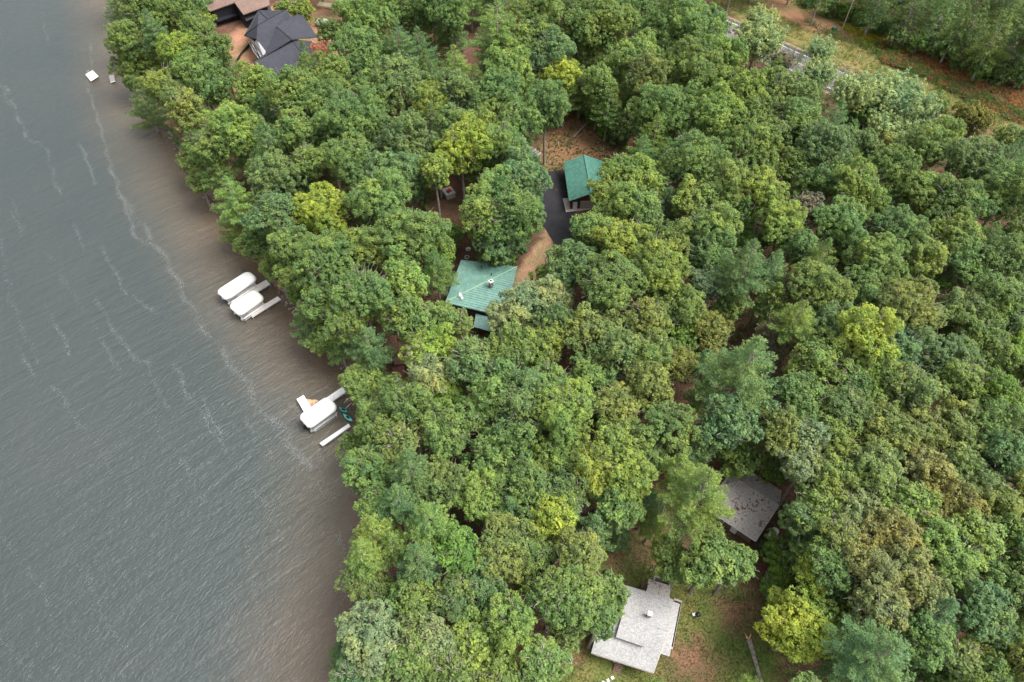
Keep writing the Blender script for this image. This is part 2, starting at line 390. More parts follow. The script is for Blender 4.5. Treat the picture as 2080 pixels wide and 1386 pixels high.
# ------------------------------------------------------------------ road, driveway
def strip(name, pts, w0, w1, z, m, kind='structure'):
    """band along pts between offsets w0 and w1 to the left of travel"""
    b = MB(); L = []; n = len(pts)
    for i, p in enumerate(pts):
        d = (pts[min(i + 1, n - 1)] - pts[max(i - 1, 0)]).normalized(); q = Vector((-d.y, d.x))
        L += [(p.x + q.x * w0, p.y + q.y * w0, z), (p.x + q.x * w1, p.y + q.y * w1, z)]
    b.add(L, [(2 * i, 2 * i + 1, 2 * i + 3, 2 * i + 2) for i in range(n - 1)])
    o = b.build(name, m); return tag(o, kind=kind)
RP = [P(x, y, GZ + .1).to_2d() for x, y in [(1300,-36),(1438,25),(1510,57),(1615,105),(1688,137),(1730,157),(1850,215),(1990,286)]]
d1 = (RP[0] - RP[1]).normalized(); d2 = (RP[-1] - RP[-2]).normalized(); RP = [RP[0] + d1 * 150] + RP + [RP[-1] + d2 * 160]
dd = (RP[6] - RP[5]).normalized(); lo = P(1680, 178).to_2d() - RP[5]; LW = abs(lo.x * -dd.y + lo.y * dd.x)
strip('road_shoulder', RP, -LW - 2.8, 2.7, GZ + .10, M['gravel'])
strip('road', RP, -LW - 1.5, 1.6, GZ + .125, M['shoulderasphalt'])
strip('road_surface', RP, -LW, 0, GZ + .130, M['roadasphalt'])
strip('road_line', RP, -.12, .12, GZ + .135, M['roadpaint'])
strip('road_line', RP, -LW - .12, -LW + .12, GZ + .135, M['roadpaint'])
strip('road_centre_line', RP, -LW / 2 - .22, -LW / 2 - .08, GZ + .135, M['yellowpaint'])
strip('road_centre_line', RP, -LW / 2 + .08, -LW / 2 + .22, GZ + .135, M['yellowpaint'])
def flat(name, px, z, m, t=.1, **k):
    b = MB().slab([P(x, y, z) for x, y in px], t); return tag(b.build(name, m), **k)
flat('driveway', [(1108,350),(1128,346.5),(1150,346),(1160,400),(1165,425),(1200,470),(1225,520),(1180,545),(1146,540),(1140,522),(1128,498),(1112,472),(1106,462),(1085,440),(1092,400)], GZ + .06, M['asphalt'], kind='structure')

# ------------------------------------------------------------------ buildings
def wall_ring(b, pts, z0, z1, mi=0, t=.2):
    """closed wall ring of thickness t round a plan polygon; z1 may be a list of top heights"""
    n = len(pts); pts = [Vector(p).to_2d() for p in pts]; c = sum(pts, Vector((0, 0))) / n
    if not isinstance(z1, (list, tuple)): z1 = [z1] * n
    inn = [p + (c - p).normalized() * t * 1.4 for p in pts]
    vs = [(p.x, p.y, z0) for p in pts] + [(p.x, p.y, z1[i]) for i, p in enumerate(pts)] + [(p.x, p.y, z1[i]) for i, p in enumerate(inn)] + [(p.x, p.y, z0) for p in inn]
    fs = []
    for i in range(n):
        j = (i + 1) % n
        for k in range(3): fs.append((k * n + i, k * n + j, (k + 1) * n + j, (k + 1) * n + i))
    b.add(vs, fs, mi)
def on_wall(p0, p1, t, z0, wd, h, out, th=.08):
    """box centred a fraction t along wall p0-p1, proud of it by th on side 'out'"""
    p0, p1 = Vector(p0).to_2d(), Vector(p1).to_2d(); d = (p1 - p0).normalized(); c = p0.lerp(p1, t) + Vector(out).normalized() * th
    return (c.x, c.y, z0 + h / 2), (wd, th * 2, h), math.atan2(d.y, d.x)
def window(parent, p0, p1, t, z, wd, h, out, m='whitepaint'):
    c, d, r = on_wall(p0, p1, t, z, wd, h, out); b = MB()
    for sx in (-1, 1): b.box(Vector(c) + Vector((math.cos(r), math.sin(r), 0)) * sx * (wd / 2), (.12, .2, h + .12), r)
    for sz in (-1, 1): b.box(Vector(c) + Vector((0, 0, sz * h / 2)), (wd - .125, .19, .12), r)
    f = b.build('window', M[m], parent)
    MB().box(c, (wd - .1, .05, h - .1), r).build('pane', M['glass'], f)
def seams(b, quad_top, n, hgt=.05, wdt=.06):
    """standing seams between the matching points of two polylines"""
    for a, c in quad_top:
        a = Vector(a) + Vector((0, 0, hgt * .3)); c = Vector(c) + Vector((0, 0, hgt * .3)); d = (c - a); L = d.length
        if L < .4: continue
        d.normalize(); x = Vector((0, 0, 1)).cross(d).normalized() * wdt / 2; u = Vector((0, 0, hgt))
        b.add([a - x, a + x, c + x, c - x, a + u - x * .6, a + u + x * .6, c + u + x * .6, c + u - x * .6],
              [(0, 1, 5, 4), (1, 2, 6, 5), (2, 3, 7, 6), (3, 0, 4, 7), (4, 5, 6, 7)])
BUILDINGS = []
def inset(pts, d):
    c = sum((Vector(p).to_2d() for p in pts), Vector((0, 0))) / len(pts)
    return [Vector(p).to_2d() + (c - Vector(p).to_2d()).normalized() * d for p in pts]

# --- green-roofed cabin
E0 = GZ + 3.3
A = P(937, 528, E0); B = P(1050, 542, E0); uu = (B - A); W = uu.length; uu.normalize(); ww_ = Vector((uu.y, -uu.x, 0)); L = 1.17 * W
C = B + ww_ * L; D = A + ww_ * L + Vector((0, 0, 1.9))
cabin = empty('cabin', ((A + C) / 2).to_2d().to_3d() + Vector((0, 0, GZ)), 'cabin with a bright green metal roof crossed by a diagonal ridge, near the docks', 'cabin')
BUILDINGS.append([A, B, C, D])
b = MB(); b.slab([A, B, D], .18); b.slab([B, C, D + Vector((.01, 0, 0))], .18)
sm = []; n = int(W / .55)
for i in range(1, n):
    t = i / n; s = A.lerp(B, t); e = D.lerp(B, t); sm.append((s, e))
n2 = int(L / .55)
for i in range(1, n2):
    t = i / n2; sm.append((B.lerp(C, t), B.lerp(D, t)))
seams(b, sm, 0, .06, .09)
rf = b.build('roof', M['greenroof'], cabin)
b = MB(); b.path([D + Vector((0, 0, .03)), B + Vector((0, 0, .03))], [.11, .11], 6); b.build('ridge_cap', M['ridgemetal'], rf)
b = MB()
for a_, c_ in ((A, B), (B, C), (C, D), (D, A)):
    b.path([a_ - Vector((0, 0, .12)), c_ - Vector((0, 0, .12))], [.09, .09], 4)
b.build('fascia', M['greenroof2'], rf)
ins = inset([A, B, C, D], 1.0)
b = MB(); wall_ring(b, ins, GZ - .2, [E0 - .05, E0 - .2, E0 - .05, E0 + 1.4]); b.build('wall', M['browntrim'], cabin)
for t in (.2, .42, .64): window(cabin, ins[3], ins[2], t, GZ + 1.0, 1.5, 1.6, ww_.to_2d(), 'browntrim')
for t in (.3, .7): window(cabin, ins[0], ins[3], t, GZ + 1.1, 1.3, 1.1, (-uu).to_2d(), 'browntrim')
b = MB(); c, d, r = on_wall(ins[3], ins[2], .85, GZ, 1.0, 2.1, ww_.to_2d()); b.box(c, d, r, bev=.02); b.build('door', M['brownwood'], cabin)
ch = P(997.5, 580, E0 + 1.15)
b = MB(); b.box(ch + Vector((0, 0, .35)), (.62, .62, 1.5), .6, bev=.03); chi = b.build('chimney', M['stone'], cabin)
b = MB(); b.box(ch + Vector((0, 0, 1.16)), (.82, .82, .14), .6, bev=.04); b.build('chimney_cap', M['whitepaint'], chi)
b = MB(); b.tube(ch + Vector((0, 0, 1.24)), ch + Vector((0, 0, 1.42)), .19, .17, 12); b.build('flue', M['black'], chi)
for x, y in ((978.5, 543.5), (998.5, 559.5)):
    p = P(x, y, E0 + .55); b = MB(); b.tube(p - Vector((0, 0, .2)), p + Vector((0, 0, .45)), .09, .09, 10); b.tube(p + Vector((0, 0, .4)), p + Vector((0, 0, .52)), .15, .1, 10)
    b.build('vent_pipe', M['black'], rf)
for k, (x, y, rr) in enumerate(((936.5, 598, .42), (939.5, 604.5, .36))):
    p = P(x, y, E0 + 1.9 + .5 - .3 * k); b = MB(); nr = 14
    dirn = Vector((-.5, -.5, .72)).normalized(); X_ = dirn.orthogonal().normalized(); Y_ = dirn.cross(X_); vs = [p]; fs = []
    for ring in (1, 2, 3):
        q = rr * ring / 3
        vs += [p + (X_ * math.cos(6.2832 * i / nr) + Y_ * math.sin(6.2832 * i / nr)) * q + dirn * q * q * .5 for i in range(nr)]
    fs = [(0, 1 + (i + 1) % nr, 1 + i) for i in range(nr)]
    for ring in (0, 1): fs += [(1 + ring * nr + i, 1 + ring * nr + (i + 1) % nr, 1 + (ring + 1) * nr + (i + 1) % nr, 1 + (ring + 1) * nr + i) for i in range(nr)]
    b.add(vs, fs); b.tube(p - dirn * .02, p + Vector((0, 0, -.75)), .03, .03, 6); b.tube(p, p + dirn * .35, .02, .02, 6)
    dish = b.build('satellite_dish', M['whitepaint'], cabin)
g0 = P(1041, 550, E0 + .1); g1 = P(1029, 601, E0 + .1); proto = None
for i in range(20):
    p = g0.lerp(g1, i / 19)
    if proto is None:
        b = MB(); b.box((0, 0, .08), (.16, .1, .12), 0, bev=.02); b.box((0, 0, .17), (.2, .05, .08), 0, bev=.02)
        proto = b.build('snow_guard', M['black'], rf, origin=p)
    else:
        o = proto.copy(); link(o); o.parent = rf; o.location = p
b = MB(); pr = [P(966.5, 637, GZ + 2.9), P(962, 664, GZ + 2.4), P(1030, 683, GZ + 2.4), P(1034, 655, GZ + 2.9)]
b.slab(pr, .12); seams(b, [(pr[0].lerp(pr[3], t / 13), pr[1].lerp(pr[2], t / 13)) for t in range(1, 13)], 0)
pf = b.build('porch_roof', M['lichen'], cabin); pf['label'] = 'faded grey-green porch roof below the main roof'
for q in pr[1:3]: b = MB(); b.tube((q.x, q.y + .2, GZ - .1), (q.x, q.y + .2, q.z - .1), .09, .09, 8); b.build('porch_post', M['browntrim'], pf)
b = MB(); sr = [P(1040, 583, GZ + 2.8), P(1082, 588, GZ + 2.6), P(1078, 628, GZ + 2.6), P(1036, 620, GZ + 2.8)]
b.slab(sr, .12); seams(b, [(sr[0].lerp(sr[3], t / 8), sr[1].lerp(sr[2], t / 8)) for t in range(1, 8)], 0)
o = b.build('side_roof', M['greenroof2'], cabin)
si = inset(sr, .6); b = MB(); wall_ring(b, si, GZ - .1, GZ + 2.4); b.build('side_wall', M['browntrim'], cabin)

# --- green-roofed garage
E1 = GZ + 3.0; R1 = E1 + 1.9
a0 = P(1144.5, 330, E1); a1 = P(1156, 408, E1); ua = (a1 - a0); Lg = ua.length; ua.normalize(); pa = Vector((-ua.y, ua.x, 0))
r0 = P(1187, 318, R1); hw = (r0 - a0).dot(pa); hw = abs(hw); pa = pa if (r0 - a0).dot(pa) > 0 else -pa
ra = a0 + pa * hw + Vector((0, 0, R1 - E1)); rb = a1 + pa * hw + Vector((0, 0, R1 - E1)); b0 = a0 + pa * 2 * hw; b1 = a1 + pa * 2 * hw
gar = empty('garage', ((a0 + b1) / 2).to_2d().to_3d() + Vector((0, 0, GZ)), 'garage with a ribbed green gable roof beside the black driveway', 'garage')
BUILDINGS.append([a0, b0, b1, a1])
b = MB(); b.slab([a0, ra, rb, a1], .15); b.slab([ra, b0, b1, rb], .15)
n = int(Lg / .45); seams(b, [(a0.lerp(a1, i / n), ra.lerp(rb, i / n)) for i in range(1, n)] + [(b0.lerp(b1, i / n), ra.lerp(rb, i / n)) for i in range(1, n)], 0, .06, .09)
rf = b.build('roof', M['greenroof2'], gar)
b = MB(); b.path([ra + Vector((0, 0, .05)), rb + Vector((0, 0, .05))], [.14, .14], 6); b.build('ridge_cap', M['greenroof2'], rf)
b = MB()
for p_, q_ in ((a0, ra), (ra, b0), (a1, rb), (rb, b1), (a0, a1), (b0, b1)): b.path([p_ - Vector((0, 0, .1)), q_ - Vector((0, 0, .1))], [.08, .08], 4)
b.build('fascia', M['greenroof2'], rf)
w0 = a0 + pa * .5 + ua * .5; w1 = a1 + pa * .5 - ua * .7; w2 = b1 - pa * .5 - ua * .7; w3 = b0 - pa * .5 + ua * .5
b = MB(); wm_ = (w1 + w2) / 2; wn_ = (w0 + w3) / 2
wall_ring(b, [w0, w1, wm_, w2, w3, wn_], GZ - .2, [E1 + .1, E1 + .1, R1 - .25, E1 + .1, E1 + .1, R1 - .25]); b.build('wall', M['browntrim'], gar)
out = ua.to_2d()
b = MB(); c, d, r = on_wall(w1, w2, .56, GZ, 4.9, 2.3, out); b.box(c, d, r, bev=.02)
gd = b.build('garage_door', M['concrete'], gar)
b = MB()
for k in range(1, 4): b.box((c[0] + out.x * .1, c[1] + out.y * .1, GZ + k * .575), (4.8, .03, .05), r)
b.build('panel_groove', M['browntrim'], gd)
b = MB(); c, d, r = on_wall(w1, w2, .12, GZ, .95, 2.05, out); b.box(c, d, r, bev=.02); dr = b.build('door', M['whitepaint'], gar)
window(gar, w0, w1, .5, GZ + 1.2, 1.0, .9, (-pa).to_2d())
b = MB(); ap = [P(1143, 403.5, GZ + .1), P(1149.5, 431, GZ + .1), P(1212, 424, GZ + .1), P(1207, 396, GZ + .1)]
b.slab(ap, .16); tag(b.build('pavement', M['concrete']), kind='structure')

# --- dark-roofed house under construction
def facets(parent, name, V, faces, m, t=.22):
    b = MB()
    for k, f in enumerate(faces): b.slab([V[q] + Vector((0, 0, 0)) for q in f], t)
    return b.build(name, m, parent)
def PV(dct): return {k: P(x, y, GZ + z) for k, (x, y, z) in dct.items()}
V = PV(dict(a=(524.6,20.8,4.6), b=(570,22,5.2), c=(581.7,19.4,7.6), R=(523,52,7.8), j=(496,72,4.2), k=(521,80,6.2), d=(592,34.6,5.6), e=(611,25.6,5.0),
            f=(639,67,4.2), g=(647,75,4.0), i=(561,54,7.4), h=(592,80,7.6), h2=(594,84,6.6), l=(539,109,4.6), m=(515,128,6.6), n=(533,152,4.0), p=(610,106,5.0),
            o=(633,84,5.6), q=(655,100,4.4), s=(648,124,4.0), u=(585,160,4.0), x=(543,38,6.0)))
dh = empty('unfinished_house', P(570, 100, GZ), 'unfinished house with a charcoal shingle roof of many gables, bare orange soil around it', 'house')
BUILDINGS.append([P(505, 60), P(600, 20), P(650, 90), P(650, 125), P(585, 160), P(533, 150)])
facets(dh, 'roof', V, [('a','x','R','j'), ('a','b','c','x'), ('x','c','R'), ('R','k','j'), ('R','c','d','i'), ('R','i','l','k'), ('d','e','f','i'), ('i','f','g','h'), ('i','h','l'), ('l','h','m')], M['shingledark'])
o = facets(dh, 'wing_roof', V, [('m','h2','p','u','n'), ('h2','o','p'), ('p','o','q','s','u')], M['shingledark'])
b = MB()
for q_, r_ in (('c','R'), ('i','h'), ('m','h2'), ('h2','p'), ('a','x'), ('R','j')):
    b.path([V[q_] + Vector((0, 0, .04)), V[r_] + Vector((0, 0, .04))], [.09, .09], 5)
b.build('ridge_cap', M['black'], dh)
b = MB()
fp = [Vector(V[q]).to_2d() for q in ('a','d','e','f','q','s','u','n','l','j')]
wall_ring(b, inset(fp, 1.6), GZ - .3, GZ + 3.7); b.build('wall', M['housewrap'], dh)
b = MB(); b.slab([P(592,79.5,GZ+7.0), P(641,78.8,GZ+5.6), P(633.5,83.6,GZ+5.2), P(594,84.2,GZ+6.2)], .12); b.build('gable_board', M['lumber'], dh)
b = MB(); b.slab([P(518,57,GZ+6.2), P(529.5,73.5,GZ+5.4), P(523,74,GZ+4.4), P(512.5,66.5,GZ+4.6)], .12); b.build('dormer_board', M['lumber'], dh)
b = MB(); b.slab([P(521.5,80,GZ+6.1), P(539.5,104,GZ+5.3), P(538.5,110,GZ+4.6), P(534,112.5,GZ+4.4), P(517,86,GZ+4.6)], .12); b.build('gable_wrap', M['housewrap'], dh)
b = MB(); b.slab([P(505,84,GZ+4.0), P(516,95,GZ+3.8), P(534,113,GZ+3.6), P(525,119,GZ+3.1), P(514,105,GZ+3.1)], .15); b.build('deck_wrap', M['housewrap'], dh)
b = MB()
for (x0, y0, x1, y1) in ((507,86,527,118), (516,92,528,117), (523,93,536,112)): b.path([P(x0, y0, GZ + 4.4), P(x1, y1, GZ + 4.2)], [.14, .14], 4)
b.build('gable_frame', M['black'], dh)
b = MB()
for k in range(5): b.path([P(513 + k * .8, 130 + k * 1.8, GZ + 3.2 - k * .35), P(533 + k * 1.4, 157 + k * 1.0, GZ + 3.0 - k * .35)], [.12, .12], 4)
b.build('deck_rail', M['lumber'], dh)
# --- brown-roofed house
bh = empty('brown_house', P(470, -30, GZ), 'house with a brown shingle roof and black walls at the top photo edge', 'house')
BUILDINGS.append([P(400, -20), P(540, -20), P(560, 20), P(430, 40)])
V = PV(dict(a=(395,0,4.6), b=(426.5,23,4.6), c=(476,5,5.4), d=(494,29.5,4.6), e=(548,10,4.6), f=(540,-60,7.4), g=(400,-60,6.0), h=(470,-60,7.4)))
facets(bh, 'roof', V, [('a','b','c','h','g'), ('c','d','e','f','h')], M['shinglebrown'])
b = MB(); fp = [V[q].to_2d() for q in ('a','b','c','d','e','f','g')]; wall_ring(b, inset(fp, 1.2), GZ - .3, GZ + 4.1); b.build('wall', M['black'], bh)
b = MB(); b.slab([P(424,27,GZ+2), P(476,5,GZ+2), P(489,28,GZ+2), P(441,44,GZ+2)], .25); dk = b.build('deck', M['black'], bh)
b = MB(); b.path([P(434,27.5,GZ+3), P(448,22,GZ+3)], [.07, .07], 5); b.path([P(435,31,GZ+2.6), P(449,25,GZ+2.6)], [.05, .05], 5); b.build('railing', M['alu'], dk)
b = MB(); b.slab([P(494,30,GZ+3.6), P(548,11,GZ+3.6), P(551,20,GZ+2.6), P(500,43,GZ+2.6)], .2); b.build('wall_skirt', M['black'], bh)

# --- pale grey shingled house beside the lawn
gh = empty('grey_house', P(1290, 1290, GZ), 'pale grey shingled house beside the lawn at the bottom of the photo', 'house')
e2 = 3.0
V = PV(dict(bl=(1201,1326,e2), br=(1327,1367,e2), tr=(1367,1218,e2), tl=(1243,1181,e2), rr=(1357.5,1282,e2+1.15), rl=(1224,1240,e2+1.15)))
BUILDINGS.append([V['bl'], V['br'], V['tr'], V['tl']])
r_ = facets(gh, 'roof', V, [('bl','br','rr','rl'), ('rl','rr','tr','tl')], M['shinglegrey'])
b = MB(); b.path([V['rl'], V['rr']], [.1, .1], 6); b.build('ridge_cap', M['shinglegrey'], r_)
b = MB()
for q_, s_ in (('bl','br'), ('br','rr'), ('rr','tr'), ('tr','tl')): b.path([V[q_] - Vector((0, 0, .14)), V[s_] - Vector((0, 0, .14))], [.09, .09], 4)
b.build('fascia', M['siding'], r_)
b = MB(); b.slab([P(1251,1294.5,GZ+4.25), P(1308,1314,GZ+4.25), P(1321,1270,GZ+4.75), P(1264,1250,GZ+4.75)], .3); b.build('raised_roof', M['shinglegrey'], gh)
b = MB(); b.slab([P(1364,1221,GZ+2.7), P(1381,1227,GZ+2.35), P(1360,1334,GZ+2.35), P(1336,1326,GZ+2.7)], .16); b.build('side_roof', M['shinglegrey'], gh)
b = MB(); b.slab([P(1318,1176,GZ+2.7), P(1362,1190,GZ+2.7), P(1360,1222,GZ+2.9), P(1312,1205,GZ+2.9)], .15); o = b.build('back_roof', M['shinglemid'], gh)
fp = inset([V[q] for q in ('bl','br','tr','tl')], .8); b = MB(); wall_ring(b, fp, GZ - .2, GZ + e2 - .05); b.build('wall', M['siding'], gh)
dn = (V['bl'] - V['tl']).to_2d().normalized()
window(gh, fp[0], fp[1], .2, GZ + 1.1, 1.4, 1.1, dn); window(gh, fp[0], fp[1], .75, GZ + 1.1, 1.4, 1.1, dn)
b = MB(); c, d, r = on_wall(fp[0], fp[1], .43, GZ + .3, 1.0, 2.0, dn); b.box(c, d, r, bev=.02); b.build('door', M['whitepaint'], gh)
b = MB(); fp2 = inset([P(1364,1221), P(1381,1227), P(1360,1334), P(1336,1326)], .35); wall_ring(b, fp2, GZ - .2, GZ + 2.3); b.build('side_wall', M['siding'], gh)
b = MB(); fp2 = inset([P(1318,1176), P(1362,1190), P(1360,1222), P(1312,1205)], .5); wall_ring(b, fp2, GZ - .2, GZ + 2.6); b.build('back_wall', M['siding'], gh)
p = P(1319, 1249, GZ + 4.6); b = MB(); b.box(p, (.5, .5, 1.0), -.3, bev=.03); ch = b.build('chimney', M['siding'], gh)
b = MB(); b.box(p + Vector((0, 0, .56)), (.62, .62, .12), -.3, bev=.04); b.build('chimney_cap', M['whitepaint'], ch)
b = MB(); b.slab([P(1244,1339,GZ+2.8), P(1284,1352,GZ+2.8), P(1283,1354,GZ+2.7), P(1243,1341,GZ+2.7)], .12); b.build('door_canopy', M['whitepaint'], gh)
s0, s1, s2, s3 = P(1250,1346,GZ), P(1266,1350,GZ), P(1259,1371,GZ), P(1244,1367,GZ); b = MB()
for k in range(6):
    t0, t1 = k / 6, (k + .9) / 6; z = .75 - k * .12
    b.slab([s0.lerp(s3, t0) + Vector((0, 0, z)), s1.lerp(s2, t0) + Vector((0, 0, z)), s1.lerp(s2, t1) + Vector((0, 0, z)), s0.lerp(s3, t1) + Vector((0, 0, z))], .07)
for q0, q1 in ((s0, s3), (s1, s2)): b.path([q0 + Vector((0, 0, .62)), q1 + Vector((0, 0, .05))], [.07, .07], 4)
b.build('front_steps', M['brownwood'], gh)
s0, s1, s2, s3 = P(1304,1181,GZ+.5), P(1315,1184,GZ+.5), P(1312,1204,GZ+.5), P(1301,1201,GZ+.5); b = MB()
for k in range(5): b.slab([s0.lerp(s3, k / 5), s1.lerp(s2, k / 5), s1.lerp(s2, (k + .9) / 5), s0.lerp(s3, (k + .9) / 5)], .08)
for q in (s0, s1, s2, s3): b.tube((q.x, q.y, GZ - .1), (q.x, q.y, GZ + .42), .06, .06, 6)
b.build('back_deck', M['brownwood'], gh)

# --- weathered grey cabin littered with needles
mh = empty('needle_cabin', P(1520, 1010, GZ), 'small cabin with a darker grey shingle roof littered with brown needles', 'cabin')
V = PV(dict(T=(1487,935,3.0), R=(1587,996,3.0), Kr=(1582,1026,3.9), Kl=(1480,962,3.9), B=(1535,1099,2.7), L=(1453,1058,2.7)))
V['L'] = V['Kl'] + (V['B'] - V['Kr'])
BUILDINGS.append([V['T'], V['R'], V['B'], V['L']])
r_ = facets(mh, 'roof', V, [('T','R','Kr','Kl'), ('Kl','Kr','B','L')], M['shinglemid'])
b = MB(); b.path([V['Kl'], V['Kr']], [.09, .09], 6); b.build('ridge_cap', M['shinglemid'], r_)
b = MB()
for q_, s_ in (('L','B'), ('B','Kr'), ('Kr','R'), ('R','T')): b.path([V[q_] - Vector((0, 0, .12)), V[s_] - Vector((0, 0, .12))], [.08, .08], 4)
b.build('fascia', M['housewrap'], r_)
fp = inset([V[q] for q in ('L','B','R','T')], .8); b = MB(); wall_ring(b, fp, GZ - .2, GZ + 2.6); b.build('wall', M['brownwood'], mh)
dn = (V['B'] - V['Kr']).to_2d().normalized(); window(mh, fp[0], fp[1], .3, GZ + 1.1, 1.2, 1.0, dn)
b = MB(); c, d, r = on_wall(fp[0], fp[1], .62, GZ, .95, 2.05, dn); b.box(c, d, r, bev=.02); b.build('door', M['whitepaint'], mh)

# ------------------------------------------------------------------ docks, boats, lake things
def dock(name, px, z, m, label, leg=True, slat=.3):
    c = [P(x, y, z) for x, y in px]; o0 = sum(c, Vector()) / 4
    e = empty(name, (o0.x, o0.y, 0), label, 'dock')
    b = MB(); n = max(2, int((c[1] - c[0]).length / slat))
    for k in range(n): b.slab([c[0].lerp(c[1], k / n), c[0].lerp(c[1], (k + .93) / n), c[3].lerp(c[2], (k + .93) / n), c[3].lerp(c[2], k / n)], .06)
    b.build('deck', m, e)
    for q0, q1 in ((0, 1), (3, 2)):
        b = MB(); b.path([c[q0] - Vector((0, 0, .16)), c[q1] - Vector((0, 0, .16))], [.09, .09], 4); b.build('side_rail', M['alu'], e)
    if leg:
        k = max(2, int((c[1] - c[0]).length / 3) + 1)
        for i in range(k):
            for q0, q1 in ((0, 1), (3, 2)):
                p = c[q0].lerp(c[q1], (i + .04) / (k - 1 + .08)); b = MB(); b.tube((p.x, p.y, -1.9), (p.x, p.y, z + .03), .045, .045, 7)
                b.build('leg', M['alu'], e)
    return e
dock('dock', [(484,601),(541,568),(549,577),(492,612)], .75, M['plank'], 'pale pinkish dock running between the two covered pontoon boats')
dock('dock', [(506,637),(564,602),(571,608),(512,644)], .75, M['plank'], 'pale pinkish dock below the shorter covered pontoon boat')
dock('dock', [(612,842),(724,767),(732,777),(620,852)], .75, M['plankwhite'], 'long white dock reaching shore under the trees beside the lowest covered boat')
dock('dock', [(602.5,811),(617,802.5),(633,829),(618,838)], .76, M['plankwhite'], 'short white dock section at a right angle to the long white dock')
dock('dock', [(649,900.5),(708,860.5),(712,866),(655,906)], .75, M['plankwhite'], 'straight white dock on its own, lowest of all docks')
dock('dock', [(221,153.5),(231,152),(234,164),(224,167)], .6, mat('greyed_planks', (.30, .26, .27), .8, .15, 4), 'small grey-pink dock end poking out from the shore trees opposite the swim raft')
# roughly square swim raft
c = [P(x, y, .55) for x, y in ((173.5,151.5),(188,143),(200,155),(184.5,165))]; o0 = sum(c, Vector()) / 4
e = empty('swim_raft', (o0.x, o0.y, 0), 'square white swim raft floating alone on the open lake', 'raft')
b = MB()
for k in range(7): b.slab([c[0].lerp(c[1], k / 7), c[0].lerp(c[1], (k + .93) / 7), c[3].lerp(c[2], (k + .93) / 7), c[3].lerp(c[2], k / 7)], .12)
b.build('deck', M['plankwhite'], e)
b = MB(); b.slab([q.lerp(o0, .08) - Vector((0, 0, .14)) for q in c], .5); b.build('float', M['browntrim'], e)
b = MB(); q = c[0].lerp(c[1], .45); dx = (c[0] - c[3]).normalized()
for s in (-.25, .25):
    qq = q + (c[1] - c[0]).normalized() * s; b.path([qq + Vector((0, 0, .7)), qq + dx * .25 + Vector((0, 0, .6)), qq + dx * .4 - Vector((0, 0, 1.0))], [.04] * 3, 6)
b.build('ladder', M['alu'], e)

